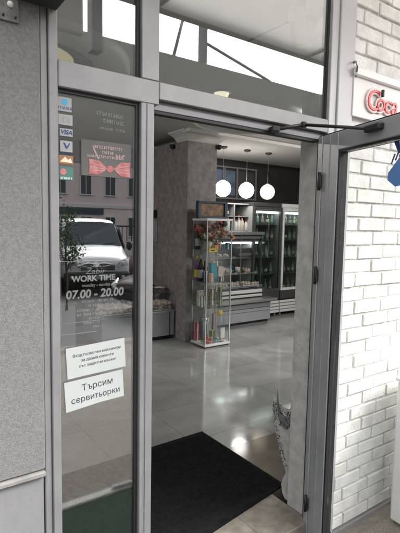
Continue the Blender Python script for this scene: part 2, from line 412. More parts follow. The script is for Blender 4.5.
# ------------------------------------------------------------------ brick wall
bw = thing('brick_wall', 'white painted brick wall right of the shop door', 'wall', (2.07, F, GZ))
mb = MB(); x0, x1 = 2.07, 4.9; ph = 0.0795; bh = 0.067; pw = 0.252; jw = 0.012
z = -0.165; row = 0
while z < 3.3:
    off = (0.0 if row % 2 else pw*0.5) + random.uniform(-0.035, 0.035)
    x = x0 - off
    while x < x1:
        L = pw - jw + random.uniform(-0.012, 0.012)
        a, b = max(x, x0), min(x+L, x1)
        if b-a > 0.03:
            dy = random.uniform(-0.004, 0.004); dz = random.uniform(-0.0025, 0.0025)
            r = Matrix.Rotation(random.uniform(-0.006, 0.006), 3, 'Y')
            mb.box(a, b, F+dy, F+0.04, z+dz, z+bh+dz, bev=random.uniform(0.002, 0.004), rot=r, org=((a+b)/2, F, z))
        x += L + jw
    z += ph; row += 1
def rel(o, root):
    o.parent = root; o.matrix_parent_inverse = Matrix.Translation(-root.location)
    return o
bpy.context.view_layer.update()
rel(mb.build('bricks', M['brick']), bw)
rel(MB().box(2.068, 4.9, F+0.009, F+0.042, -0.175, 3.3).build('mortar_bed', M['mortar']), bw)
rel(MB().box(2.068, 4.9, F-0.012, F+0.042, GZ-0.05, -0.177, bev=0.004).build('footing', M['plinth']), bw)

# ------------------------------------------------------------------ aluminium shop front
sf = thing('shopfront_frame', 'grey aluminium shop front frame with side window and transom lights', 'shop front', (0.9, F, 0))
def sfp(mbx, name, m): return rel(mbx.build(name, m), sf)
sfp(MB().box(0.450, 0.4755, F-0.002, F+0.06, GZ, 3.0, bev=0.003), 'edge_trim', M['alu'])
sfp(MB().box(0.476, 0.507, F-0.012, F+0.06, GZ, 3.0, bev=0.003), 'side_post', M['alu'])
mbx = MB().box(0.822, 0.879, F-0.014, F+0.06, GZ, 2.06, bev=0.003).box(0.824, 0.899, F-0.012, F+0.06, 2.149, 3.0, bev=0.003)
mbx.box(0.846, 0.852, F-0.018, F-0.013, GZ, 2.058)
sfp(mbx, 'mullion', M['alu'])
mbx = MB().box(0.508, 0.90, F-0.013, F+0.06, 2.060, 2.148, bev=0.003).box(0.9005, 1.892, F-0.013, F+0.06, 2.082, 2.148, bev=0.003)
sfp(mbx, 'transom_bar', M['alu'])
mbx = MB().box(0.880, 1.892, F+0.012, F+0.06, 2.046, 2.081, bev=0.002)
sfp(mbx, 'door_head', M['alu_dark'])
sfp(MB().box(0.880, 1.85, F+0.016, F+0.05, 2.034, 2.0455), 'head_seal', M['gasket'])
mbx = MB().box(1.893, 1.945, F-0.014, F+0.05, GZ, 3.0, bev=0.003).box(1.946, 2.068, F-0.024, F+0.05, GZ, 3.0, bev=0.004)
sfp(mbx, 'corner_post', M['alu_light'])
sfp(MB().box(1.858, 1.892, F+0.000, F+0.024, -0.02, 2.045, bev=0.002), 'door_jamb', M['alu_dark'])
sfp(MB().box(0.508, 0.821, F-0.006, F+0.06, GZ, 0.10, bev=0.003), 'bottom_rail', M['alu'])
sfp(MB().box(0.508, 1.892, F-0.012, F+0.06, 2.96, 3.02), 'top_rail', M['alu'])
# seals round the panes
def seal(a, b, z0, z1, t=0.006, tl=None):
    m_ = MB(); y0, y1 = F+0.004, F+0.03
    m_.box(a, a+(tl or t), y0, y1, z0, z1); m_.box(b-t*2.2, b, y0, y1, z0, z1)
    m_.box(a+(tl or t), b-t*2.2, y0, y1, z1-t*2, z1); m_.box(a+(tl or t), b-t*2.2, y0, y1, z0, z0+t*0.7)
    sfp(m_, 'seal', M['gasket'])
seal(0.5075, 0.8215, 0.101, 2.0595, 0.006, 0.003)
seal(0.5075, 0.8235, 2.1485, 2.958, 0.006, 0.003)
seal(0.8995, 1.8925, 2.1485, 2.958, 0.006, 0.002)
def pane(a, b, z0, z1): sfp(MB().box(a, b, F+0.012, F+0.020, z0, z1), 'window_pane', M['pane'])
pane(0.511, 0.808, 0.106, 2.047)
pane(0.511, 0.810, 2.153, 2.946)
pane(0.902, 1.879, 2.153, 2.946)

# ------------------------------------------------------------------ open door leaf
leaf_u = Vector((-0.26, -0.9656, 0)).normalized()
ang = math.atan2(leaf_u.y, leaf_u.x)
dr = thing('shop_door', 'open grey aluminium glass door swung outwards over the brick wall', 'door', (1.862, 1.585, 0), ang)
# local: x along the leaf, y = thickness (local +y points back to the wall side), z up
LW = 0.93
def dp(mbx, name, m): return mbx.build(name, m, dr)
def y_(a): return a
dp(MB().box(0.0, 0.036, -0.030, 0.030, -0.06, 2.055, bev=0.003).box(0.0375, 0.160, -0.026, 0.030, -0.06, 2.055, bev=0.004).box(0.093, 0.099, -0.030, -0.025, -0.055, 2.05), 'stile', M['door_alu'])
dp(MB().box(LW-0.13, LW, -0.026, 0.030, -0.06, 2.055, bev=0.004), 'stile', M['door_alu'])
dp(MB().box(0.161, LW-0.131, -0.026, 0.030, 1.968, 2.055, bev=0.004), 'top_rail', M['door_alu'])
dp(MB().box(0.161, LW-0.131, -0.026, 0.030, -0.06, 0.022, bev=0.004), 'bottom_rail', M['door_alu'])
gm = MB()
for a, b, c_, d in ((0.161, 0.172, 0.023, 1.967), (LW-0.142, LW-0.1315, 0.023, 1.967)): gm.box(a, b, -0.022, 0.024, c_, d)
gm.box(0.173, LW-0.143, -0.022, 0.024, 1.957, 1.967).box(0.173, LW-0.143, -0.022, 0.024, 0.023, 0.033)
dp(gm, 'glazing_seal', M['gasket'])
dp(MB().box(-0.012, -0.001, -0.024, 0.02, -0.05, 2.05), 'edge_seal', M['gasket'])
dp(MB().box(0.1725, LW-0.1425, -0.004, 0.004, 0.0335, 1.9565), 'door_glass', M['door_pane'])
for zc in (1.83, 1.353, 0.116):
    h = MB().box(0.030, 0.052, -0.042, -0.0305, zc-0.035, zc+0.035, bev=0.004); h.lathe([(0.008, -0.045), (0.008, 0.045)], (0.036, -0.040, zc), 10)
    dp(h, 'hinge', M['black_metal'])
dp(MB().box(0.0, LW, -0.022, 0.024, 2.0555, 2.060), 'top_seal', M['gasket'])
# door closer: shoe on the leaf, slim arms back to the door head
inv = (Matrix.Translation(dr.location) @ Matrix.Rotation(ang, 4, 'Z')).inverted()
def L3(p): return inv @ Vector(p)
shoe = L3((1.862+leaf_u.x*0.42, 1.585+leaf_u.y*0.42, 2.022))
cl = dp(MB().box(0.372, 0.468, -0.058, -0.0265, 2.006, 2.036, bev=0.006), 'closer_arm', M['black_metal'])
el = L3((1.660, 1.535, 2.083)); foot = L3((1.635, 1.598, 2.056)); sh = Vector((0.385, -0.045, 2.024))
foot2 = L3((1.52, 1.592, 2.050))
a_ = MB().tube([sh, el], 0.0075, 8).tube([el, foot2], 0.0085, 8).lathe([(0.014, -0.012), (0.014, 0.012)], el, 12)
a_.box(foot2.x-0.03, foot2.x+0.03, foot2.y-0.02, foot2.y+0.02, foot2.z-0.012, foot2.z+0.012, bev=0.004)
a_.build('arm_rods', M['black_metal'], cl)
# blue decal on the door glass
dc = thing('door_decal', 'blue and white sticker near the top of the open door glass', 'sticker', dr.location, ang)
d_ = MB().poly([(0.475, -0.0045, 1.80), (0.52, -0.0045, 1.77), (0.62, -0.0045, 1.78), (0.64, -0.0045, 1.93), (0.535, -0.0045, 1.885), (0.478, -0.0045, 1.83)], (0, -0.0008, 0))
d_.build('decal_patch', M['blue'], dc)
d2 = MB()
for k in range(4):
    d2.poly([(0.49+k*0.022, -0.0055, 1.865+k*.012), (0.497+k*0.022, -0.0055, 1.862+k*.012), (0.515+k*0.022, -0.0055, 1.90+k*.012), (0.508+k*0.022, -0.0055, 1.905+k*.012)], (0, -0.0008, 0))
d2.build('decal_stroke', M['navy'], dc)
MB().poly([(0.50, -0.0045, 1.955), (0.53, -0.0045, 1.90), (0.62, -0.0045, 1.945), (0.62, -0.0045, 1.955)], (0, -0.0008, 0)).build('decal_patch', M['navy'], dc)
MB().poly([(0.530, -0.0055, 1.952), (0.543, -0.0055, 1.91), (0.552, -0.0055, 1.913), (0.542, -0.0055, 1.952)], (0, -0.0006, 0)).build('decal_stroke', M['vinyl'], dc)

# ------------------------------------------------------------------ facade fittings
fl = thing('floodlight', 'black box floodlight above the top of the stone pillar', 'floodlight', (0.42, F-0.02, 2.30))
MB().box(-0.055, 0.085, -0.17, 0.005, 0.0, 0.16, bev=0.006).build('housing', M['black_metal'], fl)
MB().box(-0.045, 0.075, -0.160, -0.01, -0.004, -0.0005).build('lens', M['gasket'], fl)
MB().box(-0.02, 0.03, 0.006, 0.018, 0.02, 0.12).build('wall_bracket', M['black_metal'], fl)
bk = thing('wall_bracket', 'small grey metal plate with a pale bolt on the stone pillar', 'bracket', (0.352, F-0.013, 2.27))
MB().box(-0.030, 0.030, -0.008, 0.0, -0.042, 0.10, bev=0.002).build('plate', mat('weathered zinc', (0.17, 0.17, 0.17), 0.5, 0.5, var=0.25, scale=40), bk)
MB().lathe([(0.010, 0), (0.010, -0.005), (0.006, -0.012), (0.0, -0.014)], (0.003, -0.0085, 0.008), 12, axis='Y').build('bolt', M['white'], bk)
for px, pz in ((-0.018, -0.028), (0.018, -0.028)):
    MB().lathe([(0.004, 0), (0.004, -0.004), (0, -0.005)], (px, -0.0085, pz), 8, axis='Y').build('screw', M['gasket'], bk)

# neon sign
ns = thing('neon_sign', 'clear acrylic sign with red and white script letters on the brick wall', 'sign', (2.06, F, 2.19))
MB().box(0.0, 0.62, -0.030, -0.022, 0.0, 0.235, bev=0.003).build('backing_plate', mat('frosted acrylic', (0.70, 0.68, 0.67), 0.3), ns)
MB().box(-0.004, 0.62, -0.048, -0.0225, 0.205, 0.250, bev=0.006).build('lamp_tray', M['acrylic'], ns)
MB().tube([(0.012, -0.03, 0.20), (-0.01, -0.055, 0.24), (-0.02, -0.05, 0.265), (-0.005, -0.03, 0.275), (0.01, -0.01, 0.262), (0.02, 0.0, 0.25)], 0.005, 8).build('cable', mat('grey cable', (0.2, 0.2, 0.2), 0.5), ns)
for px in (0.03, 0.55):
    MB().lathe([(0.009, -0.022), (0.009, 0.002)], (px, 0, 0.03), 10, axis='Y').build('standoff', M['steel'], ns)
for ch, px, sz in (('C', 0.150, 0.165), ('o', 0.222, 0.15), ('c', 0.286, 0.15), ('a', 0.352, 0.15)):
    o_ = text_mesh(ch, sz, 'letter', M['pinkwhite'], ns, (px, -0.038, 0.098), (R(90), 0, 0), extrude=0.003, offset=0.009, bevel=0.0008, shear=0.15)
    text_mesh(ch, sz*0.98, 'letter_face', M['red'], o_, (0, 0, 0.006), (0, 0, 0), extrude=0.002, offset=-0.001, bevel=0.0006, shear=0.15)
MB().box(0.216, 0.226, -0.062, -0.048, 0.128, 0.165).build('clip', M['ink'], ns)

# ------------------------------------------------------------------ papers, stickers and lettering on the side window
GP = F+0.0115       # just in front of the pane
def on_pane(name, label, cat, x, z, group=None, rot=0.0):
    o = thing(name, label, cat, (x, GP if cat in ('notice', 'poster', 'sticker') else F+0.0235, z), 0, group); o.rotation_euler = (0, rot, 0); return o
p1 = on_pane('paper_notice', 'upper white paper notice with three lines of small print on the side window', 'notice', 0.652, 1.088, 'paper notices', R(-3))
MB().box(-0.117, 0.117, -0.0015, -0.0005, -0.058, 0.058).build('sheet', M['paper'], p1)
for i, t in enumerate(('Вход позволен максимум', 'за двама клиенти', 'със защитни маски !')):
    word_mesh(t, 0.0155, 'print', M['ink'], p1, (0.004, -0.002, 0.024-0.021*i))
p2 = on_pane('paper_notice', 'lower white paper notice with two lines of larger print on the side window', 'notice', 0.645, 0.963, 'paper notices', R(-3.5))
MB().poly([(-0.117, -0.0005, -0.058), (0.02, -0.0005, -0.052), (0.117, -0.0005, -0.054), (0.117, -0.0005, 0.056), (-0.117, -0.0005, 0.057)], (0, -0.001, 0)).build('sheet', M['paper'], p2)
word_mesh('Търсим', 0.034, 'print', M['ink'], p2, (0.012, -0.002, 0.020))
word_mesh('сервитьорки', 0.032, 'print', M['ink'], p2, (0.004, -0.002, -0.022))

ow = on_pane('opening_hours_lettering', 'white opening hours lettering with ornament and border lines on the side window', 'lettering', 0.655, 1.30)
text_mesh('WORK TIME', 0.031, 'line_of_text', M['vinyl'], ow, (-0.008, -0.001, 0.092), extrude=0.0003, offset=0.0009)
text_mesh('Zabir', 0.030, 'line_of_text', M['vinyl_faint'], ow, (-0.004, -0.001, 0.119), extrude=0.0003, shear=0.25, sx=1.2)
text_mesh('monday - sunday', 0.0165, 'line_of_text', M['vinyl_faint'], ow, (0.0, -0.001, 0.067), extrude=0.0003, offset=0.0004)
text_mesh('07.00 - 20.00', 0.043, 'line_of_text', M['vinyl'], ow, (-0.003, -0.001, 0.034), extrude=0.0003, offset=0.0012, shear=0.12)
s_ = MB()
for i, (a, b) in enumerate(((-0.055, 0.065), (-0.03, 0.045), (-0.075, 0.075), (-0.075, 0.03), (-0.03, 0.03), (-0.05, 0.02), (-0.02, 0.035))):
    strokes(s_, a, b, -0.001, 0.003-0.0165*i, 0.011-0.0165*i, th=0.0004, fill=0.85)
s_.build('small_print', M['vinyl_faint'], ow)
b_ = MB()
b_.box(-0.136, 0.136, -0.001, -0.0005, 0.158, 0.1605).box(-0.136, -0.1335, -0.001, -0.0005, -0.11, 0.158).box(-0.136, 0.0, -0.001, -0.0005, -0.112, -0.1097).box(-0.136, 0.06, -0.001, -0.0005, -0.07, -0.068)
b_.build('border_line', M['vinyl_faint'], ow)
e_ = MB()
for sg in (-1, 1):
    e_.tube([(sg*0.008, -0.001, 0.146), (sg*0.03, -0.001, 0.152), (sg*0.055, -0.001, 0.145), (sg*0.075, -0.001, 0.141)], 0.0022, 6)
    e_.tube([(sg*0.008, -0.001, 0.138), (sg*0.025, -0.001, 0.134), (sg*0.045, -0.001, 0.138), (sg*0.06, -0.001, 0.142)], 0.0016, 6)
e_.lathe([(0.011, -0.0015), (0.011, 0.0)], (0, 0, 0.144), 16, axis='Y', smooth=False)
e_.build('ornament', M['vinyl_faint'], ow)

tl = on_pane('shop_lettering', 'small pale lettering in the upper right of the side window', 'lettering', 0.72, 2.0)
s_ = MB(); strokes(s_, -0.06, 0.045, -0.001, -0.005, 0.009, th=0.0004, fill=0.9, slope=-0.02); strokes(s_, -0.035, 0.04, -0.001, -0.029, -0.015, th=0.0004, fill=0.9, slope=-0.02)
strokes(s_, -0.05, 0.05, -0.001, -0.055, -0.046, 0, th=0.0004, fill=0.6)
s_.build('line_of_text', M['vinyl_faint'], tl)

po = on_pane('ribbon_poster', 'dark poster with a red and pink bow in the side window', 'poster', 0.693, 1.835)
MB().box(-0.098, 0.098, -0.0015, -0.0005, -0.064, 0.064).build('sheet', M['poster'], po)
r_ = MB()
for sg in (-1, 1):
    r_.poly([(0.012+sg*0.010, -0.002, -0.033), (0.012+sg*0.045, -0.002, -0.006), (0.012+sg*0.082, -0.002, -0.004), (0.012+sg*0.080, -0.002, -0.030), (0.012+sg*0.083, -0.002, -0.058), (0.012+sg*0.045, -0.002, -0.058)], (0, -0.0008, 0))
r_.lathe([(0.013, -0.003), (0.013, -0.0016)], (0.012, 0, -0.034), 16, axis='Y', smooth=False)
r_.build('bow', M['ribbon'], po)
for sg in (-1, 1):
    f_ = MB()
    for dz in (-0.014, -0.03, -0.046): f_.poly([(0.012+sg*0.02, -0.003, -0.034+(dz+.03)*.3), (0.012+sg*0.078, -0.003, dz), (0.012+sg*0.078, -0.003, dz-0.003), (0.012+sg*0.02, -0.003, -0.0365+(dz+.03)*.3)], (0, -0.0005, 0))
    f_.build('fold', M['pink_text'], po)
s_ = MB(); strokes(s_, -0.055, 0.06, -0.0015, 0.037, 0.048, th=0.0005, fill=0.95); strokes(s_, -0.018, 0.025, -0.0015, 0.020, 0.030, th=0.0005, fill=0.95); strokes(s_, -0.075, 0.03, -0.0015, 0.004, 0.013, th=0.0005, fill=0.95)
strokes(s_, 0.035, 0.075, -0.0015, 0.004, 0.022, th=0.0005, fill=0.95)
s_.poly([(-0.055, -0.002, 0.036), (-0.049, -0.002, 0.036), (-0.030, -0.002, -0.002), (-0.036, -0.002, -0.002)], (0, -0.0004, 0))
s_.build('line_of_text', M['pink_text'], po)

STK = [
 (0.536, 2.009, 0.050, 0.048, M['card'], 'white card sticker with a light blue emblem, topmost in the window column'),
 (0.539, 1.957, 0.050, 0.036, M['card'], 'white card sticker with a grey mark below the blue emblem sticker'),
 (0.541, 1.914, 0.046, 0.026, M['card'], 'white card sticker reading VISA in the window column'),
 (0.541, 1.866, 0.044, 0.038, M['card'], 'white card sticker with a dark Y shaped mark below the VISA sticker'),
 (0.540, 1.820, 0.050, 0.030, mat('dull orange card', (0.28, 0.13, 0.06), 0.6), 'orange card sticker in the lower part of the window column'),
 (0.540, 1.772, 0.050, 0.046, mat('dull teal card', (0.05, 0.15, 0.13), 0.6), 'teal and pink card sticker, lowest in the window column')]
for i, (x, z, w_, h_, m_, lab) in enumerate(STK):
    st = on_pane('payment_sticker', lab, 'sticker', x, z, 'payment stickers on the side window')
    MB().box(-w_/2, w_/2, -0.0012, -0.0005, -h_/2, h_/2).build('sticker_base', m_, st)
    k = MB()
    if i == 0:
        MB().lathe([(0.011, -0.0018), (0.011, -0.0013)], (0.0, 0, 0.008), 14, axis='Y', smooth=False).build('emblem', mat('sky blue', (0.04, 0.32, 0.55), 0.4), st)
        strokes(k, -0.022, 0.020, -0.0012, -0.017, -0.008, th=0.0005, fill=1); k.build('printing', M['navy'], st)
    elif i == 1:
        strokes(k, -0.010, 0.010, -0.0012, -0.010, 0.010, th=0.0005, fill=1); k.build('printing', mat('grey ink', (0.25, 0.25, 0.27), 0.6), st)
    elif i == 2:
        k.b.free(); text_mesh('VISA', 0.021, 'printing', M['navy'], st, (0, -0.0016, 0), extrude=0.0003, offset=0.0006, shear=0.2)
        MB().box(-0.02, 0.022, -0.0012, -0.0006, 0.0135, 0.019).build('printing', M['ink'], st)
    elif i == 3:
        k.poly([(-0.012, -0.0013, 0.012), (-0.006, -0.0013, 0.012), (0.002, -0.0013, 0), (0.01, -0.0013, 0.012), (0.014, -0.0013, 0.012), (0.003, -0.0013, -0.008), (-0.002, -0.0013, -0.008)], (0, -0.0005, 0))
        strokes(k, -0.018, 0.018, -0.0012, -0.028, -0.021, th=0.0005, fill=1); k.build('printing', M['navy'], st)
    elif i == 4:
        k.poly([(-0.022, -0.0013, -0.008), (-0.004, -0.0013, 0.010), (0.006, -0.0013, 0.0), (0.016, -0.0013, 0.006), (0.022, -0.0013, -0.010)], (0, -0.0005, 0)); k.build('printing', M['cream'], st)
    else:
        k.lathe([(0.011, -0.0018), (0.011, -0.0013)], (-0.011, 0, 0.006), 14, axis='Y', smooth=False); k.build('printing', M['pink'], st)
        q = MB(); strokes(q, -0.02, 0.02, -0.0012, -0.020, -0.012, th=0.0005, fill=1); q.build('printing', M['vinyl'], st)

# ------------------------------------------------------------------ mats and things by the threshold
mt = thing('door_mat', 'large black ribbed rubber mat on the floor inside the doorway', 'mat', (1.2, 2.25, 0))
m_ = MB().poly([(-0.95, -0.50, 0.0), (0.15, -0.475, 0.0), (0.78, -0.37, 0.0), (0.768, 0.494, 0.0), (-0.95, 0.46, 0.0)], (0, 0, 0.012))
m_.build('mat_base', M['mat_rubber'], mt)
m_ = MB()
for k in range(52):
    y = -0.355 + k*0.0155
    m_.box(-0.93, 0.755, y, y+0.006, 0.0121, 0.0145)
m_.build('ribs', M['mat_rubber'], mt)
m_ = MB()
for k in range(60):
    x, y = random.uniform(-0.5, 0.73), random.uniform(-0.33, 0.44); q = random.uniform(0.001, 0.0028)
    m_.leaf((x, y, 0.0165), q)
tag(m_.build('lint', M['stone'], mt), kind='stuff')
tag(MB().poly([(-1.0, 0.58, GZ+0.004), (1.75, 0.58, GZ+0.004), (1.95, 0.66, GZ+0.004), (2.03, 0.85, GZ+0.004), (2.03, 1.545, GZ+0.004), (-1.0, 1.545, GZ+0.004)], (0, 0, 0.018)).build('turf_mat', M['turf']), 'green artificial turf mat on the ground outside the door', 'mat')
tag(MB().tube([(2.06, 1.55, GZ+.03), (2.055, 1.0, GZ+.03), (2.04, 0.82, GZ+.03), (1.97, 0.64, GZ+.03), (1.78, 0.555, GZ+.03), (1.2, 0.535, GZ+.035)], 0.018, 8).build('edging_strip', M['cornice']), 'white rounded edging strip around the green turf mat', 'edging')

# lace drape hanging against the inner corner of the door reveal
ld = thing('lace_drape', 'pale lace drape with dotted scallop hanging beside the door reveal', 'drape', (1.885, 1.74, 0))
out = [(0.0, 0.60), (0.03, 0.55), (0.07, 0.545), (0.105, 0.56), (0.128, 0.635), (0.140, 0.565), (0.160, 0.60), (0.166, 0.52), (0.15, 0.43), (0.125, 0.35), (0.10, 0.29), (0.075, 0.23), (0.05, 0.19), (0.038, 0.165), (0.06, 0.12), (0.072, 0.08), (0.062, 0.03), (0.04, 0.002), (0.0, 0.002)]
MB().poly([(0.0, a, b) for a, b in out], (0.006, 0, 0)).build('cloth', M['lace'], ld)
cr = [(0.129, 0.64), (0.129, 0.56), (0.117, 0.48), (0.088, 0.43), (0.05, 0.42), (0.02, 0.45), (0.008, 0.52), (0.004, 0.60), (0.014, 0.55), (0.03, 0.505), (0.06, 0.49), (0.09, 0.51), (0.112, 0.56)]
MB().poly([(-0.003, a, b) for a, b in cr], (0.0028, 0, 0)).build('scallop', M['lace_grey'], ld)
def inside(y, z, P):
    c = False; j = len(P)-1
    for i in range(len(P)):
        if (P[i][1] > z) != (P[j][1] > z) and y < (P[j][0]-P[i][0])*(z-P[i][1])/(P[j][1]-P[i][1])+P[i][0]: c = not c
        j = i
    return c
dd = MB(); n_ = 0
while n_ < 170:
    if random.random() < 0.4: y = random.uniform(0.015, 0.115); zz = random.uniform(0.43, 0.56)
    else:
        zz = random.uniform(0.2, 0.56); y = 0.045+0.105*min(1, (zz-0.19)/0.25)+random.uniform(-0.025, 0.015)
    if not (inside(y-0.005, zz, out) and inside(y+0.005, zz, out)): continue
    r0 = random.uniform(0.0014, 0.0028); n_ += 1
    dd.box(-0.0045, -0.0032, y-r0, y+r0, zz-r0*1.3, zz+r0*1.3)
tag(dd.build('dots', M['dot'], ld), kind='stuff')

# white cabinet beyond the door glass
wc = thing('white_cabinet', 'white upright cabinet on the gravel at the right edge behind the door glass', 'cabinet', (2.47, 1.47, GZ))
MB().box(0.0, 0.5, -0.42, 0.0, 0.03, 0.90, bev=0.012).build('body', M['white_metal'], wc)
MB().box(0.02, 0.48, -0.40, -0.02, 0.0, 0.029).build('base', M['dark_grey'], wc)
MB().box(-0.008, 0.51, -0.43, 0.01, 0.901, 0.925, bev=0.006).build('lid', M['white_metal'], wc)

# ================================================================== INTERIOR
pi = thing('interior_pillar', 'square pillar in grey brown mottled wallpaper behind the glass showcase', 'pillar', (3.58, 5.7, 0))
MB().box(-0.24, 0.24, -0.60, 0.60, 0.0, 2.71, bev=0.004).build('shaft', M['wallpaper'], pi)
cm = MB()
prof = [(0.245, 2.705), (0.265, 2.72), (0.30, 2.76), (0.36, 2.79), (0.40, 2.805), (0.40, 2.82)]
cm2 = []
for r0, z0 in prof:
    k = r0-0.24
    cm2.append([cm.b.verts.new(p) for p in ((-0.24-k, -0.60-k, z0), (0.24+k, -0.60-k, z0), (0.24+k, -0.35, z0), (-0.24-k, -0.35, z0))])
for A, B in zip(cm2, cm2[1:]):
    for k in range(4): cm.b.faces.new((A[k], A[(k+1) % 4], B[(k+1) % 4], B[k]))
cm.b.faces.new(cm2[0][::-1]); cm.b.faces.new(cm2[-1])
for v in cm.b.verts: v.co.z -= 0.003
cm.build('cornice', M['cornice'], pi)
for (x, y, lab) in ((3.335, 5.45, 'black dome camera on the dark side of the pillar'), (3.86, 5.08, 'small dark camera under the right end of the pillar cornice')):
    sc_ = thing('security_camera', lab, 'camera', (x, y, 2.66))
    MB().lathe([(0.035, 0.03), (0.035, 0.0), (0.03, -0.02), (0.0, -0.035)], (-0.03, -0.01, 0), 14).build('dome', M['black_metal'], sc_)
    MB().box(-0.04, 0.0, -0.03, 0.01, 0.031, 0.044).build('mount', M['white'], sc_)
sb = thing('switch_box', 'pale wall box with a dark socket on the shaded pillar side', 'switch', (3.338, 5.93, 1.55))
MB().box(-0.02, 0.0, -0.05, 0.05, -0.22, 0.10, bev=0.004).build('plate', M['panel_grey'], sb)
MB().box(-0.026, -0.0205, -0.035, 0.035, 0.14, 0.26).build('socket', M['black_metal'], sb)

# ceiling rings and lamps
def ring(c, R1, R0, lab, disc=True):
    rg = thing('ceiling_ring', lab, 'ceiling ornament', (c[0], c[1], CZ), 0, 'plaster rings on the ceiling')
    m_ = MB().lathe([(R1, -0.001), (R1, -0.055), (R1-0.03, -0.075), (R0, -0.055), (R0, -0.001)], seg=56, caps=False); m_.build('rim', M['white'], rg)
    if disc:
        MB().lathe([(R0-0.002, -0.002), (R0-0.002, -0.010), (R0*0.72, -0.010), (R0*0.72, -0.002)], seg=48, caps=False).build('painted_band', M['green_paint'], rg)
        MB().lathe([(R0*0.715, -0.002), (R0*0.715, -0.012), (0, -0.012)], seg=48).build('disc', M['beige_glow'], rg)
    return rg
ring((0.86, 3.62), 0.82, 0.56, 'large plaster ring with a beige centre on the ceiling, seen through the left transom')
ring((3.42, 3.98), 0.64, 0.60, 'thin plaster ring on the ceiling, seen through the right transom', False)
cap = thing('ceiling_light', 'cream rounded long ceiling light near the right end of the transom', 'ceiling light', (2.10, 1.98, CZ), R(42))
MB().box(-0.26, 0.22, -0.075, 0.075, -0.06, -0.001, bev=0.03).lathe([(0.074, -0.001), (0.074, -0.04), (0.045, -0.06), (0, -0.062)], (0.22, 0, 0), 20).build('diffuser', M['cream'], cap)
tag(MB().tube([(2.03, 2.45, CZ-0.006), (2.03, 1.95, CZ-0.006), (2.0, 1.8, CZ-0.006)], 0.005, 6).build('ceiling_cable', M['gasket']), 'thin dark cable along the ceiling behind the transom', 'cable')
dl = thing('dome_lamp', 'small round cream ceiling lamp seen through the transom', 'ceiling light', (2.60, 3.42, CZ), 0, 'round ceiling lamps')
MB().lathe([(0.068, -0.001), (0.068, -0.015), (0.06, -0.04), (0.04, -0.062), (0, -0.07)], seg=20).build('shade', M['dome_dim'], dl)
MB().lathe([(0.085, -0.001), (0.085, -0.014), (0.076, -0.0145)], seg=20).build('base', M['white'], dl)
for (x, y, lab) in ((0.6, 5.2, 'added unseen fill lamp over the left of the shop'), (4.6, 3.2, 'added unseen fill lamp over the right of the shop'), (6.2, 3.6, 'added unseen fill lamp near the right wall')):
    d_ = dup(dl, (x, y, CZ), lab)  # copies added out of view, far brighter, as interior fill
    for ch in d_.children:
        if ch.name.startswith('shade'): ch.data = ch.data.copy(); ch.data.materials[0] = M['dome']
for i, x in enumerate((4.40, 4.88, 5.345)):
    gp = thing('pendant_lamp', ('lit white globe pendant partly hidden by the pillar', 'lit white globe pendant, middle of the three', 'dimmer cream globe pendant in front of the dark wall')[i], 'pendant lamp', (x, 5.70, 2.172), 0, 'globe pendants over the counter')
    MB().lathe([(0.03, 0.125), (0.06, 0.112), (0.09, 0.088), (0.115, 0.05), (0.126, 0.0), (0.115, -0.05), (0.09, -0.088), (0.06, -0.112), (0.03, -0.123), (0, -0.127)], seg=24).build('globe', M['globe_dim'] if i == 2 else M['globe'], gp)
    MB().lathe([(0.032, 0.118), (0.032, 0.135), (0.012, 0.145)], seg=12).tube([(0, 0, 0.14), (0, 0, 0.62)], 0.0022, 6).build('cord', M['panel_grey'], gp)
    MB().lathe([(0.055, 0.647), (0.055, 0.63), (0.03, 0.615), (0, 0.613)], seg=16).build('ceiling_rose', M['dark_grey'], gp)

# ------------------------------------------------------------------ glass showcase
sc = thing('glass_showcase', 'tall glass showcase with white top and base in front of the pillar', 'showcase', (3.58, 4.84, 0))
X0, X1, Y0, Y1 = -0.215, 0.205, -0.17, 0.165
MB().box(X0, X1, Y0, Y1, 0.018, 0.045, bev=0.003).build('base', M['white'], sc)
MB().box(X0+0.02, X1-0.02, Y0+0.015, Y1-0.015, 0.0, 0.0175).build('plinth', M['black_metal'], sc)
MB().box(X0, X1, Y0, Y1, 1.655, 1.685, bev=0.003).build('top', M['white'], sc)
for xx in (X0+0.005, X1-0.019):
    for yy in (Y0+0.005, Y1-0.019):
        MB().box(xx, xx+0.014, yy, yy+0.014, 0.0455, 1.6545).build('post', M['steel'], sc)
SH = (0.52, 0.86, 1.28)
for zz in SH: MB().box(X0+0.02, X1-0.02, Y0+0.02, Y1-0.02, zz-0.006, zz).build('shelf', M['case_glass'], sc)
for (a, b, c_, d) in ((X0+0.02, X1-0.02, Y0+0.008, Y0+0.012), (X0+0.02, X1-0.02, Y1-0.012, Y1-0.008), (X0+0.008, X0+0.012, Y0+0.02, Y1-0.02), (X1-0.012, X1-0.008, Y0+0.02, Y1-0.02)):
    MB().box(a, b, c_, d, 0.046, 1.654).build('glass_panel', M['case_glass'], sc)
def put(name, lab, cat, x, y, z, group=None): return thing(name, lab, cat, (3.58+x, 4.84+y, z), 0, group)
def bottle(mb_, h, r, mi=0):
    mb_.lathe([(r*0.9, 0.0), (r, h*0.04), (r, h*0.55), (r*0.85, h*0.64), (r*0.36, h*0.76), (r*0.32, h*0.94), (r*0.38, h*0.95), (r*0.38, h)], seg=16, mi=mi)
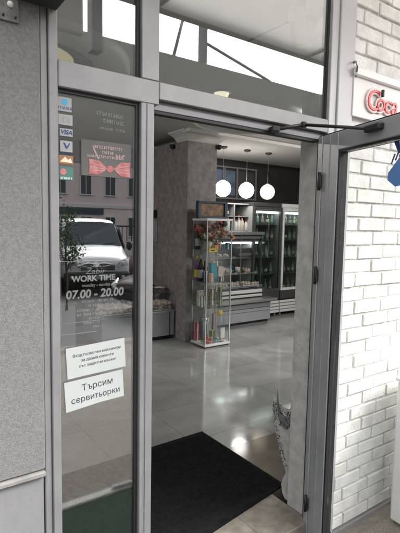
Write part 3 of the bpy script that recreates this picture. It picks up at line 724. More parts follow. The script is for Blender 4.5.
def bouquet(name, lab, x, y, z, cols, hh, rr, n=14, group='artificial flower bunches'):
    t = put(name, lab, 'flowers', x, y, z, group)
    MB().lathe([(0.035, 0), (0.045, 0.05), (0.05, 0.10), (0.046, 0.10), (0.03, 0.02), (0, 0.02)], seg=14).build('pot', M['cream'], t)
    a = MB()
    for k in range(110): a.leaf((random.gauss(0, rr*0.5), random.gauss(0, rr*0.45), hh*random.uniform(0.25, 1.0)), 0.024)
    a.build('leaves', M['leaf'], t)
    b = MB()
    for k in range(n):
        c_ = Vector((random.gauss(0, rr*0.6), random.gauss(0, rr*0.6), hh*random.uniform(0.45, 1.0)))
        for q in range(14): b.leaf(c_+Vector((random.gauss(0, .014), random.gauss(0, .014), random.gauss(0, .014))), 0.026, k % len(cols))
        b.blob(c_, 0.022, k % len(cols), jit=0.3, sub=1)
    b.build('blossoms', [M[c__] for c__ in cols], t)
bouquet('flower_bunch', 'bunch of pink and red artificial flowers at the left of the top showcase shelf', -0.10, -0.05, 1.281, ('pink', 'orange', 'red_soft', 'green', 'pink', 'cream'), 0.33, 0.11, 34)
bouquet('flower_bunch', 'bunch of orange and white artificial flowers at the right of the top showcase shelf', 0.095, 0.0, 1.281, ('orange', 'cream', 'leaf', 'pink', 'cream'), 0.34, 0.11, 34)
def gift(name, lab, cat, x, y, z, w_, d, h_, m1, m2, group=None):
    t = put(name, lab, cat, x, y, z, group)
    MB().box(-w_/2, w_/2, -d/2, d/2, 0.0, h_, bev=0.004).build('box_body', m1, t)
    MB().box(-w_/2-0.0015, w_/2+0.0015, -d*0.12, d*0.12, 0.001, h_+0.0015).box(-w_*0.12, w_*0.12, -d/2-0.0015, d/2+0.0015, 0.001, h_+0.0018).build('band', m2, t)
gift('gift_box', 'purple gift box with a pink band under the flowers in the showcase', 'gift box', 0.0, -0.10, 1.281, 0.07, 0.05, 0.08, M['purple'], M['pink'])
def bag(lab, x, y, z, w_, d, h_, m1):
    t = put('gift_bag', lab, 'gift bag', x, y, z)
    MB().poly([(-w_/2, -d/2, 0), (w_/2, -d/2, 0), (w_/2*0.94, -d/2*0.6, h_), (-w_/2*0.94, -d/2*0.6, h_)], (0, d, 0)).build('bag_body', m1, t)
    MB().tube([(-w_*0.25, 0.0, h_), (-w_*0.2, 0, h_+0.05), (0, 0, h_+0.065), (w_*0.2, 0, h_+0.05), (w_*0.25, 0.0, h_)], 0.003, 6).build('handle', M['vinyl'], t)
bag('teal gift bag on the middle showcase shelf', -0.02, -0.06, 0.861, 0.10, 0.06, 0.24, M['teal'])
bag('pale pink gift bag beside the teal bag in the showcase', 0.10, -0.05, 0.861, 0.09, 0.06, 0.19, mat('pale pink card', (0.6, 0.45, 0.42), 0.6))
def wine(lab, x, y, z, h_, m1, ml):
    t = put('wine_bottle', lab, 'bottle', x, y, z, 'bottles in the showcase')
    a = MB(); bottle(a, h_, 0.036); a.build('bottle_body', m1, t)
    MB().lathe([(0.0366, h_*0.14), (0.0366, h_*0.45)], seg=16, caps=False).build('label', ml, t)
    MB().lathe([(0.0148, h_*0.86), (0.0148, h_+0.002), (0, h_+0.002)], seg=12).build('cap', ml, t)
wine('dark bottle with a white label at the back left of the top showcase shelf', -0.165, 0.10, 1.281, 0.31, M['black_metal'], M['paper'])
wine('dark bottle with a white label at the left of the middle showcase shelf', -0.165, 0.02, 0.861, 0.34, M['black_metal'], M['paper'])
wine('dark bottle with a yellow label at the back left of the middle showcase shelf', -0.165, 0.11, 0.861, 0.33, M['purple'], M['yellow'])
t = put('price_tag', 'yellow price tag on the left of the showcase', 'price tag', -0.10, -0.145, 1.285)
MB().box(-0.06, 0.075, -0.0035, 0.0, -0.03, 0.015).build('card', M['yellow'], t); MB().box(-0.03, 0.03, -0.0045, -0.0036, -0.017, -0.002).build('printing', M['ink'], t)
for k, (x, y, h_) in enumerate(((-0.14, -0.08, 0.17), (-0.08, -0.10, 0.15), (-0.09, 0.04, 0.20), (0.0, -0.06, 0.16), (0.07, -0.09, 0.18), (0.13, -0.02, 0.20))):
    t = put('stemmed_glass', 'clear stemmed glass among the glassware on the third showcase shelf', 'glass', x, y, 0.521, 'stemmed glasses in the showcase')
    MB().lathe([(0.028, 0), (0.026, 0.004), (0.005, 0.01), (0.004, h_*0.45), (0.012, h_*0.5), (0.032, h_*0.65), (0.034, h_*0.8), (0.028, h_)], seg=14).build('bowl', M['clear'], t)
for k, (x, y, h_, mm, lb) in enumerate(((-0.13, 0.07, 0.21, 'cake', 'white and brown box of sweets'), (0.05, 0.06, 0.22, 'picture', 'brown patterned box of sweets'), (0.13, 0.09, 0.17, 'cream', 'cream box of sweets'))):
    gift('sweets_box', lb+' behind the glassware in the showcase', 'box', x, y, 0.521, 0.09, 0.05, h_, M[mm], M['vinyl'])
t = put('lidded_jar', 'tall clear jar with a yellow lid in the bottom of the showcase', 'jar', 0.085, -0.085, 0.046)
MB().lathe([(0.06, 0), (0.068, 0.012), (0.068, 0.24), (0.055, 0.30), (0.035, 0.335), (0.035, 0.36)], seg=20).build('jar_body', M['clear'], t)
MB().lathe([(0.038, 0.355), (0.038, 0.41), (0.034, 0.415), (0, 0.415)], seg=18).build('lid', M['yellow'], t)
MB().box(-0.035, 0.035, -0.072, -0.069, 0.06, 0.20).build('label', M['vinyl'], t)
t = put('lidded_jar', 'clear jar with a silver lid at the bottom left of the showcase', 'jar', -0.09, 0.02, 0.046)
MB().lathe([(0.055, 0), (0.06, 0.012), (0.06, 0.24), (0.045, 0.29)], seg=20).build('jar_body', M['clear'], t)
MB().lathe([(0.048, 0.285), (0.048, 0.32), (0, 0.322)], seg=18).build('lid', M['steel'], t)
def plush(lab, x, y, m1, s=1.0):
    t = put('soft_toy', lab, 'soft toy', x, y, 0.046)
    a = MB().blob((0, 0, 0.03*s), 0.034*s, 0, (1, 0.9, 0.9), 0.04).blob((0, -0.008*s, 0.078*s), 0.025*s, 0, (1, 1, 1), 0.04)
    for sg in (-1, 1): a.blob((sg*0.017*s, 0, 0.101*s), 0.009*s, 0, (1, .6, 1), 0.05, 1).blob((sg*0.028*s, -0.022*s, 0.012*s), 0.013*s, 0, (0.8, 1.4, 0.8), 0.05, 1).blob((sg*0.034*s, -0.01*s, 0.045*s), 0.011*s, 0, (0.8, 0.9, 1.4), 0.05, 1)
    a.build('toy_body', m1, t)
    MB().blob((0.009*s, -0.031*s, 0.083*s), 0.004*s, jit=0, sub=1).blob((-0.009*s, -0.031*s, 0.083*s), 0.004*s, jit=0, sub=1).build('eyes', M['ink'], t)
plush('small red soft toy at the bottom left of the showcase', -0.145, -0.10, M['red_soft'], 1.1)
plush('small pink soft toy at the bottom of the showcase', -0.08, -0.115, M['pink'], 0.8)
plush('small green soft toy lying at the bottom front of the showcase', 0.0, -0.115, M['teal'], 0.75)

SZ = {'top': 1.281, 'middle': 0.861, 'third': 0.521, 'bottom': 0.046}
for (shelf, x, y, w_, h_, m1, m2, colour) in (('top', 0.16, -0.12, 0.05, 0.09, 'teal', 'vinyl', 'teal'), ('top', -0.04, -0.13, 0.05, 0.06, 'yellow', 'red', 'yellow'), ('top', 0.05, 0.11, 0.09, 0.20, 'cream', 'red_soft', 'tall cream'),
        ('middle', -0.09, 0.10, 0.07, 0.26, 'black_metal', 'yellow', 'tall black'), ('middle', 0.02, 0.09, 0.08, 0.18, 'red_soft', 'cream', 'dark red'), ('middle', 0.12, 0.09, 0.08, 0.25, 'white', 'pink', 'tall white'), ('middle', -0.10, -0.12, 0.05, 0.11, 'orange', 'vinyl', 'orange'), ('middle', 0.045, -0.13, 0.05, 0.07, 'ink', 'vinyl', 'small black'), ('middle', -0.13, -0.05, 0.05, 0.14, 'navy', 'vinyl', 'navy'),
        ('third', -0.03, 0.11, 0.06, 0.26, 'panel_grey', 'ink', 'grey'), ('third', -0.16, -0.02, 0.05, 0.15, 'white', 'ink', 'white'), ('third', 0.16, 0.02, 0.05, 0.24, 'leaf', 'cream', 'green'),
        ('bottom', -0.02, 0.10, 0.10, 0.30, 'white', 'green', 'tall white and green'), ('bottom', -0.15, 0.11, 0.08, 0.26, 'red_soft', 'vinyl', 'tall red'), ('bottom', 0.14, 0.10, 0.07, 0.34, 'panel_grey', 'pink', 'tall grey'), ('bottom', 0.02, 0.0, 0.06, 0.14, 'green', 'yellow', 'green'), ('bottom', 0.165, -0.02, 0.05, 0.12, 'orange', 'vinyl', 'orange')):
    gift('small_box', '%s box with a band on the %s showcase shelf' % (colour, shelf), 'box', x, y, SZ[shelf], w_, 0.045, h_, M[m1], M[m2], 'small boxes in the showcase')
# ------------------------------------------------------------------ refrigerated pastry case
pc = thing('pastry_case', 'long refrigerated pastry case with steel ledge and grey front panel', 'display case', (4.65, 5.95, 0))
def P(mbx, n_, m_): return mbx.build(n_, m_, pc)
P(MB().box(-0.72, 0.67, -0.44, 0.45, 0.045, 0.335, bev=0.004), 'front_panel', M['panel_grey'])
P(MB().box(-0.70, 0.65, -0.445, -0.4405, 0.255, 0.262).box(-0.70, 0.65, -0.4445, -0.4405, 0.20, 0.203), 'panel_groove', M['dark_grey'])
P(MB().box(-0.70, 0.65, -0.40, 0.43, 0.0, 0.0445), 'kick_plate', M['gasket'])
P(MB().box(-0.74, 0.70, -0.42, 0.45, 0.336, 0.362), 'shadow_gap', M['dark_grey'])
P(MB().box(-0.76, 0.745, -0.53, 0.45, 0.363, 0.408, bev=0.008), 'ledge', M['steel'])
P(MB().box(-0.74, 0.66, -0.30, 0.45, 0.409, 0.56), 'lower_body', M['dark_grey'])
P(MB().box(-0.74, 0.58, -0.325, -0.3005, 0.425, 0.465, bev=0.004).box(-0.74, 0.58, -0.325, -0.3005, 0.49, 0.545, bev=0.004), 'white_strip', M['white_metal'])
P(MB().box(-0.74, 0.66, 0.43, 0.45, 0.5605, 1.33), 'back_panel', mat('brushed case lining', (0.30, 0.31, 0.30), 0.35, 0.3, var=0.2, scale=4))
P(MB().box(-0.70, 0.62, -0.14, -0.10, 1.300, 1.3295), 'light_strip', M['case_fill'])  # lamp strip added to brighten the inside of the case
P(MB().box(-0.78, 0.66, -0.26, 0.45, 1.45, 1.50, bev=0.004), 'top', M['steel'])
P(MB().box(-0.74, 0.66, -0.20, 0.45, 1.331, 1.449), 'top_box', mat('dark steel', (0.14, 0.14, 0.135), 0.4, 0.5))
P(MB().box(-0.74, 0.66, -0.232, -0.2005, 1.385, 1.425, bev=0.004), 'top_trim', M['steel'])
for zz, yy in ((0.575, -0.24), (0.80, -0.18), (1.06, -0.12)):
    P(MB().box(-0.73, 0.65, yy, 0.42, zz, zz+0.010), 'shelf', M['case_glass'])
    P(MB().box(-0.73, 0.65, yy-0.012, yy-0.0005, zz-0.005, zz+0.018), 'shelf_edge', M['steel'])
P(MB().poly([(-0.735, -0.30, 0.57), (-0.735, -0.24, 1.44), (-0.735, -0.245, 1.44), (-0.735, -0.305, 0.57)], (1.39, 0, 0)), 'front_glass', M['case_glass'])
for sx in (-0.745, 0.6605): P(MB().box(sx, sx+0.006, -0.28, 0.45, 0.57, 1.449), 'end_glass', M['case_glass'])
for sx in (-0.72, 0.16): P(MB().box(sx, sx+0.008, -0.24, -0.22, 0.59, 1.44), 'upright', M['steel'])
P(MB().box(0.60, 0.62, -0.24, -0.20, 0.57, 1.44), 'upright', M['dark_grey'])
n_ = 0
for k, x in enumerate((-0.6, -0.38, -0.16, 0.08, 0.33, 0.54)):
    t = thing('pastry_tray', 'white tray of cream pastries on the bottom deck of the pastry case', 'tray', (4.65+x, 5.84, 0.586), 0, 'pastry trays in the pastry case')
    MB().poly([(-0.10, -0.12, 0), (0.10, -0.12, 0), (0.105, -0.125, 0.02), (-0.105, -0.125, 0.02)], (0, 0.24, 0)).build('tray_base', M['white'], t)
    a = MB()
    for i in range(3):
        for j in range(3): a.blob((-0.062+0.062*i, -0.075+0.075*j, 0.043), 0.032, 0, (1, 1, 0.85), 0.12)
    a.build('pastries', M['cake'], t)
for k, (x, mm, lab) in enumerate(((-0.52, 'white', 'white cup'), (-0.10, 'white', 'small white cup'), (0.02, 'pastry', 'brown cake'), (0.24, 'white', 'white dish'), (0.42, 'pastry', 'brown round cake'), (-0.32, 'pastry', 'glazed brown cake'))):
    t = thing('cake' if mm == 'pastry' else 'cup', lab+' on the middle shelf of the pastry case, %s' % ('far left', 'left of the upright', 'by the upright', 'right of the upright', 'near the right end', 'second from the left')[k], 'cake' if mm == 'pastry' else 'cup', (4.65+x, 5.87, 0.812))
    if mm == 'white': MB().lathe([(0.03, 0), (0.045, 0.03), (0.05, 0.09), (0.046, 0.09), (0.035, 0.02), (0, 0.02)], seg=18).build('cup_body', M[mm], t)
    else:
        MB().lathe([(0.07, 0), (0.072, 0.004), (0.072, 0.05), (0.066, 0.058), (0, 0.06)], seg=20).build('sponge', M[mm], t)
        a = MB()
        for q in range(8): a.blob((0.055*math.cos(q*.785), 0.055*math.sin(q*.785), 0.064), 0.011, 0, jit=0.1, sub=1)
        a.build('cream', M['white'], t)
wn = ('white', 'brown', 'pink', 'grey', 'cream', 'red', 'teal')
for k in range(13):
    cn_ = ('white', 'pastry', 'pink', 'panel_grey', 'cream', 'red_soft', 'teal')[(k*3) % 7]; x = -0.66+0.105*k; h_ = 0.07+0.05*((k*7) % 4)/3
    t = thing('sweets_pack', '%s pack of sweets standing at the back of the middle shelf of the pastry case, number %d from the left' % (wn[(k*3) % 7], k+1) if False else '%s pack of sweets at the back of the middle shelf of the pastry case' % wn[(k*3) % 7], 'pack', (4.65+x, 6.10, 0.812), 0, 'packs of sweets in the pastry case')
    MB().poly([(-0.045, -0.03, 0), (0.045, -0.03, 0), (0.04, -0.01, h_), (-0.04, -0.01, h_)], (0, 0.06, 0)).build('pack_body', M[cn_], t)
    MB().box(-0.03, 0.03, -0.031, -0.026, h_*0.2, h_*0.45).build('label', M[('paper', 'ink', 'paper', 'yellow')[k % 4]], t)
for k in range(9):
    x = -0.64+0.14*k
    if 0.15 < x < 0.52: continue
    t = thing('plate_of_pastries', 'white plate with small pastries on the upper shelf of the pastry case', 'plate', (4.65+x, 5.98, 1.071), 0, 'plates on the upper shelf of the pastry case')
    MB().lathe([(0.03, 0), (0.035, 0.004), (0.06, 0.014), (0.056, 0.014), (0, 0.008)], seg=20).build('plate', M['white'], t)
    a = MB()
    for q in range(5): a.blob((0.028*math.cos(q*1.26), 0.028*math.sin(q*1.26), 0.028+0.01*(q % 2)), 0.022, q % 2, (1, 1, .8), 0.15)
    a.build('pastries', [M['cake'], M['pastry']], t)
for zz, yy in ((0.575, -0.24), (0.80, -0.18), (1.06, -0.12)):
    for k in range(6):
        t = thing('price_card', 'small white price card clipped to the %s shelf edge of the pastry case' % {0.575: 'bottom', 0.80: 'middle', 1.06: 'upper'}[zz], 'price card', (4.65-0.6+0.22*k+0.05*random.random(), 5.95+yy-0.013, zz+0.005), 0, 'price cards on the pastry case')
        MB().box(-0.022, 0.022, -0.002, 0.0, -0.012, 0.024).build('card', M['paper'], t)
        q = MB(); strokes(q, -0.016, 0.015, -0.002, 0.002, 0.014, th=0.0006, fill=1); q.build('printing', M['ink'], t)
t = thing('coffee_machine', 'dark low appliance with a steel front in the pastry case', 'appliance', (4.98, 5.90, 1.072))
MB().box(-0.15, 0.15, -0.10, 0.12, 0.0, 0.16, bev=0.01).build('housing', M['dark_grey'], t); MB().box(-0.13, 0.13, -0.104, -0.1005, 0.03, 0.07).build('fascia_plate', M['steel'], t)

# left counter and its pastry display
lc = thing('left_counter', 'low counter with pale grey panels and a glass topped cake display by the pillar', 'counter', (2.78, 5.55, 0))
MB().box(-0.54, 0.535, -0.20, 0.45, 0.055, 0.385, bev=0.004).build('front_panel', M['panel_grey'], lc)
MB().box(-0.52, 0.52, -0.16, 0.44, 0.0, 0.0545).build('kick_plate', M['gasket'], lc)
MB().box(-0.55, 0.545, -0.215, 0.45, 0.386, 0.41, bev=0.004).build('top', M['steel'], lc)
MB().box(-0.545, 0.54, -0.205, -0.199, 0.4105, 0.66).box(-0.545, 0.54, -0.1985, 0.40, 0.655, 0.661).build('display_glass', M['case_glass'], lc)
MB().box(0.455, 0.470, -0.206, -0.2005, 0.06, 0.38).build('panel_joint', M['dark_grey'], lc)
MB().box(-0.545, 0.54, 0.401, 0.445, 0.411, 0.70).build('back_panel', M['dark_grey'], lc)
for k in range(7):
    t = thing('cake_tray', 'tray of glazed cakes in the display on the low counter', 'tray', (2.33+0.15*k, 5.50, 0.411), 0, 'cake trays on the low counter')
    MB().box(-0.068, 0.068, -0.13, 0.16, 0.0, 0.012, bev=0.003).build('tray_base', M['white'], t)
    a = MB()
    for i in range(2):
        for j in range(4):
            for q in range(2): a.blob((-0.033+0.066*i+random.uniform(-.006, .006), -0.09+0.07*j, 0.035+0.055*q), 0.034, random.choice((0, 0, 1)), (1, 1, 0.9), 0.2)
    a.build('cakes', [M['cake'], M['pastry']], t)
lc2 = thing('drinks_counter', 'second low counter with a pale grey panel seen through the side window', 'counter', (1.2, 5.55, 0))
MB().box(-1.2, 0.70, -0.20, 0.45, 0.055, 0.60, bev=0.004).build('front_panel', M['panel_grey'], lc2)
MB().box(-1.18, 0.68, -0.16, 0.44, 0.0, 0.0545).build('kick_plate', M['gasket'], lc2)
MB().box(-1.21, 0.71, -0.215, 0.46, 0.601, 0.64, bev=0.004).build('top', M['steel'], lc2)
cb = thing('dark_cabinet', 'dark grey cabinet beside the pillar behind the low counter', 'cabinet', (3.13, 6.22, 0))
MB().box(-0.6, 0.205, -0.19, 0.30, 0.0, 1.05, bev=0.006).build('body', M['dark_grey'], cb)
MB().box(-0.62, 0.206, -0.21, 0.32, 1.051, 1.085, bev=0.004).build('top', M['black_metal'], cb)
t = thing('potted_flower', 'pot of dark red flowers on the dark cabinet beside the pillar', 'flowers', (3.20, 6.12, 1.086))
MB().lathe([(0.05, 0), (0.06, 0.03), (0.07, 0.11), (0.064, 0.11), (0, 0.09)], seg=16).build('pot', M['dark_grey'], t)
a = MB(); b = MB()
for k in range(80): a.leaf((random.gauss(0, .05), random.gauss(0, .05), random.uniform(.10, .24)), 0.026)
for k in range(14):
    c_ = Vector((random.gauss(0, .045), random.gauss(0, .045), random.uniform(.13, .28)))
    for q in range(10): b.leaf(c_+Vector((random.gauss(0, .01), random.gauss(0, .01), random.gauss(0, .01))), 0.022, k % 2)
a.build('leaves', M['leaf'], t); b.build('blossoms', [M['red_soft'], M['pink']], t)
t = thing('cake_stand', 'thin steel cake stand over the low counter', 'stand', (3.02, 5.66, 0.662))
MB().lathe([(0.12, 0.10), (0.125, 0.108), (0, 0.11)], seg=24).build('plate', M['white'], t); MB().lathe([(0.05, 0), (0.045, 0.006), (0.008, 0.012), (0.008, 0.099)], seg=14).build('stem', M['steel'], t)
t = thing('cake_stand', 'steel cake stand nearest the pillar over the low counter', 'stand', (3.20, 5.58, 0.662))
MB().lathe([(0.10, 0.045), (0.105, 0.053), (0, 0.055)], seg=24).build('plate', M['white'], t); MB().lathe([(0.05, 0), (0.045, 0.006), (0.008, 0.012), (0.008, 0.0445)], seg=14).build('stem', M['steel'], t)

# ------------------------------------------------------------------ back shelf, picture, windows
bs = thing('back_shelf', 'grey shelf unit with compartments standing on the pastry case', 'shelf', (4.82, 6.05, 1.501))
for (a, b, z0, z1) in ((-0.36, 0.38, 0.0, 0.015), (-0.36, 0.38, 0.245, 0.257), (-0.36, 0.38, 0.45, 0.47)): MB().box(a, b, -0.15, 0.19, z0, z1).build('shelf_board', M['panel_grey'], bs)
for x in (-0.36, -0.02, 0.362): MB().box(x, x+0.018, -0.15, 0.19, 0.0155, 0.449).build('divider', M['panel_grey'], bs)
kk = [('milk_bottle', -0.30, 'pink', 0.20), ('milk_bottle', -0.25, 'red_soft', 0.17), ('milk_bottle', -0.10, 'white', 0.22), ('milk_bottle', 0.06, 'white', 0.18), ('milk_bottle', 0.13, 'white', 0.24), ('milk_bottle', 0.20, 'cream', 0.22), ('milk_bottle', 0.29, 'white', 0.17)]
nm = ('pink', 'dark red', 'white', 'short white', 'tall white', 'cream', 'small white')
wh = ('leftmost on the lower back shelf', 'second from the left on the lower back shelf', 'left of the shelf divider', 'right of the shelf divider', 'in the middle of the right lower compartment', 'beside the tall white one on the back shelf', 'rightmost on the lower back shelf')
for i, (n_, x, c_, h_) in enumerate(kk):
    t = thing('milk_bottle', nm[i]+' plastic bottle '+wh[i], 'bottle', (4.82+x, 5.96, 1.517), 0, 'bottles on the back shelf')
    MB().lathe([(0.034, 0), (0.038, 0.006), (0.038, h_*0.6), (0.03, h_*0.74), (0.016, h_*0.86), (0.016, h_)], seg=14).build('bottle_body', M[c_], t)
    MB().lathe([(0.019, h_*0.94), (0.019, h_+0.012), (0, h_+0.012)], seg=12).build('cap', M['white' if i < 2 else 'red'], t)
for i, x in enumerate((-0.28, -0.20, -0.11)):
    t = thing('wine_bottle', ('dark bottle, left one', 'dark bottle, middle one', 'dark bottle, right one')[i]+' of three in the upper left shelf compartment', 'bottle', (4.82+x, 5.98, 1.7585), 0, 'bottles in the upper shelf compartment')
    a = MB(); bottle(a, 0.18, 0.027); a.build('bottle_body', M['green'] if i == 1 else M['black_metal'], t)
    MB().lathe([(0.0276, 0.03), (0.0276, 0.08)], seg=14, caps=False).build('label', M['cream'], t)
MB().box(-0.36, 0.38, 0.1905, 0.20, 0.0, 0.47).build('back_board', M['dark'], bs)
pf = thing('framed_picture', 'picture in a dark blue frame standing on top of the glass showcase', 'picture', (3.60, 4.86, 1.800))
MB().box(-0.255, 0.225, -0.02, 0.04, 0.085, 0.112, bev=0.004).box(-0.255, 0.225, -0.02, 0.04, -0.113, -0.085, bev=0.004).box(-0.255, -0.22, -0.02, 0.04, -0.0845, 0.0845).box(0.18, 0.225, -0.02, 0.04, -0.0845, 0.0845).build('frame', M['frame_blue'], pf)
MB().box(-0.2195, 0.1795, 0.0, 0.035, -0.0845, 0.0845).build('print', M['picture'], pf)
MB().box(-0.02, 0.01, 0.041, 0.055, -0.113, 0.05).box(-0.02, 0.01, 0.041, 0.13, -0.113, -0.107).build('foot', M['black_metal'], pf)
wp = thing('rear_window', 'narrow rear window with bluish panes and grey frame above the picture', 'window', (5.45, 6.74, 2.06))
for x0_, x1_ in ((-0.52, -0.27), (-0.21, 0.03), (0.10, 0.50)):
    MB().box(x0_, x1_, -0.012, 0.0, 0.10, 0.56).build('pane', mat('bluish dark pane', (0.13, 0.17, 0.24), 0.15, var=0.3, scale=5) if x0_ < 0.05 else M['dark_grey'], wp)
fr_ = MB()
for x in (-0.56, -0.25, 0.05, 0.52): fr_.box(x, x+0.035, -0.03, 0.0, 0.06, 0.60)
fr_.box(-0.56, 0.555, -0.034, -0.0005, 0.601, 0.63).box(-0.56, 0.555, -0.034, -0.0005, 0.03, 0.0595)
fr_.build('window_frame', mat('grey window frame', (0.17, 0.17, 0.175), 0.5), wp)

# ------------------------------------------------------------------ upright fridges
def fridge(name, lab, x0_, w_, frame_m, lining):
    t = thing(name, lab, 'fridge', (x0_, 5.76, 0), 0, 'glass door fridges')
    D = 0.62
    MB().box(0, 0.02, 0.045, D, 0.34, 1.93).box(w_-0.02, w_, 0.045, D, 0.34, 1.93).box(0.0205, w_-0.0205, D-0.02, D, 0.34, 1.93).box(0.0205, w_-0.0205, 0.045, D-0.0205, 0.34, 0.44).box(0.0205, w_-0.0205, 0.045, D-0.0205, 1.86, 1.93).build('body', lining, t)
    MB().box(0, w_, 0.03, D, 1.931, 2.0, bev=0.006).build('top_panel', frame_m, t)
    f2 = MB().box(0.0, 0.045, 0.0, 0.04, 0.46, 1.925, bev=0.004).box(w_-0.045, w_, 0.0, 0.04, 0.46, 1.925, bev=0.004).box(0.0455, w_-0.0455, 0.0, 0.04, 1.88, 1.925).box(0.0455, w_-0.0455, 0.0, 0.04, 0.46, 0.505)
    f2.build('door_frame', frame_m, t)
    MB().box(0.046, w_-0.046, 0.016, 0.022, 0.506, 1.879).build('glass_door', M['fridge_glass'], t)
    MB().tube([(w_*0.5, -0.006, 1.05), (w_*0.5, -0.012, 1.08), (w_*0.5, -0.012, 1.70), (w_*0.5, -0.006, 1.73)], 0.006, 8).build('handle', M['steel'], t)
    MB().box(0, w_, 0.01, D, 0.30, 0.339).box(0, w_, 0.012, 0.30, 0.34, 0.459).build('lower_panel', M['dark_grey'], t)
    for zz in (0.75, 1.05, 1.35, 1.62): MB().box(0.021, w_-0.021, 0.10, D-0.021, zz, zz+0.008).build('shelf', M['steel'], t)
    lm = MB()
    for k in range(4): lm.box(0.0, w_, 0.004+0.004*k, 0.06, 0.065+0.056*k, 0.108+0.056*k, bev=0.004)
    lm.build('louvre_panel', M['white_metal'], t)
    MB().box(0.01, w_-0.01, 0.065, D-0.02, 0.055, 0.295).build('compressor_box', M['gasket'], t)
    for xx in (0.04, w_-0.07):
        MB().lathe([(0.026, -0.012), (0.026, 0.012)], (xx, 0.06, 0.027), 14, axis='X').box(xx-0.012, xx+0.012, 0.04, 0.09, 0.03, 0.06).build('castor', M['panel_grey'], t)
    MB().box(0.055, w_-0.055, 0.05, 0.064, 1.82, 1.85).build('light_strip', M['led'], t)
    return t
fridge('upright_fridge', 'tall dark framed glass door fridge left of the white framed one', 5.12, 0.66, M['dark_grey'], mat('grey fridge lining', (0.42, 0.44, 0.43), 0.5))
fridge('upright_fridge', 'tall white framed glass door fridge beside the doorway reveal', 5.80, 0.68, M['white_metal'], mat('pale fridge lining', (0.70, 0.72, 0.70), 0.5))
M['muted_green'] = mat('muted green bottle', (0.17, 0.24, 0.20), 0.35)
M['muted_grey'] = mat('muted grey bottle', (0.36, 0.38, 0.37), 0.35)
M['muted_brown'] = mat('muted brown bottle', (0.22, 0.17, 0.14), 0.35)
bcol = ('muted_green', 'muted_grey', 'clear', 'muted_green', 'muted_brown', 'clear')
for fi, (fx, shelf_zs) in enumerate(((5.12, (0.44, 0.758, 1.058, 1.358, 1.628)), (5.80, (0.44, 0.758, 1.058, 1.358, 1.628)))):
    for si, zz in enumerate(shelf_zs):
        for k in range(5):
            t = thing('drink_bottle', 'small drink bottle standing behind the %s fridge door, %s shelf' % (('dark framed', 'white framed')[fi], ('bottom', 'second', 'third', 'fourth', 'top')[si]), 'bottle', (fx+0.10+0.115*k, 5.92, zz+0.001), 0, 'drinks %s of the %s fridge' % (('on the bottom shelf', 'on the second shelf', 'on the third shelf', 'on the fourth shelf', 'on the top shelf')[si], ('dark framed', 'white framed')[fi]))
            a = MB(); bottle(a, 0.20 if si else 0.22, 0.032); a.build('bottle_body', M[bcol[(si*2+k+fi) % 6]], t)
            MB().lathe([(0.0326, 0.04), (0.0326, 0.09)], seg=14, caps=False).build('label', M[('paper', 'cream', 'paper')[(k+si) % 3]], t)

# ================================================================== STREET BEHIND THE CAMERA (seen mirrored in the panes)
cn = thing('entrance_canopy', 'grey flat canopy over the shop entrance', 'canopy', (1.5, 1.55, 3.22))
k_ = MB(); k_.b.faces.new([k_.b.verts.new(p) for p in ((-3.0, -1.45, 0.0), (3.2, -1.45, 0.0), (3.2, 0.03, 0.0), (-3.0, 0.03, 0.0))]); k_.build('soffit', M['soffit'], cn)
for x_ in (-1.4, 0.25, 1.9): MB().box(x_-0.025, x_+0.025, -1.45, 0.03, 0.004, 0.07).build('rafter', M['alu_dark'], cn)
MB().box(-3.0, 3.2, -1.50, -1.451, -0.02, 0.16).build('edge_trim', M['alu'], cn)
MB().box(-1.05, -0.30, -1.56, -1.505, -0.32, 0.10, bev=0.01).build('sky_mask_board', mat('pale grey board', (0.45, 0.44, 0.42), 0.6), cn)  # added board that hides part of the sky mirrored in the transom
MB().box(-0.24, -0.16, -1.60, -1.505, -0.40, 0.02).build('bracket', M['alu_dark'], cn)
aw = thing('street_awning', 'grey sheet metal market awning across the path', 'awning', (4.2, -2.4, GZ))
MB().box(-2.9, 3.8, -0.06, 0.0, 2.55, 4.15).build('fascia', M['fascia'], aw)
for x in (-2.7, -0.2, 3.6): MB().box(x-0.05, x+0.05, -0.18, -0.08, 0.0, 5.0).build('post', M['alu'], aw)
MB().tube([(-0.55, -0.13, 4.75), (-0.75, -0.05, 4.16)], 0.025).build('tie_rod', M['alu_dark'], aw)
MB().tube([(-0.15, -0.13, 4.5), (1.1, -0.05, 4.16)], 0.025).build('tie_rod', M['alu_dark'], aw)

def body_loft(name, secs, m, parent, lv=2):
    b = bmesh.new(); rings = []
    for (y, hw, zb, zt, inset, belt) in secs:
        half = [(hw*0.94, zb), (hw, zb+0.12), (hw, zb+(belt-zb)*0.6), (hw*0.99, belt), (hw-inset, zt-0.10), (hw-inset-0.10, zt-0.015), (0.0, zt+0.02)]
        rings.append([b.verts.new((x, y, z)) for x, z in half] + [b.verts.new((-x, y, z)) for x, z in half[-2::-1]])
    n = len(rings[0])
    for A, B in zip(rings, rings[1:]):
        for k in range(n-1): b.faces.new((A[k], A[k+1], B[k+1], B[k]))
        b.faces.new((A[n-1], A[0], B[0], B[n-1]))
    b.faces.new(rings[0]); b.faces.new(rings[-1][::-1])
    bmesh.ops.recalc_face_normals(b, faces=b.faces)
    for f in b.faces: f.smooth = True
    me = bpy.data.meshes.new(name); b.to_mesh(me); b.free(); me.materials.append(m)
    o = bpy.data.objects.new(name, me); COL.objects.link(o); o.parent = parent
    md = o.modifiers.new('sub', 'SUBSURF'); md.levels = lv; md.render_levels = lv
    return o
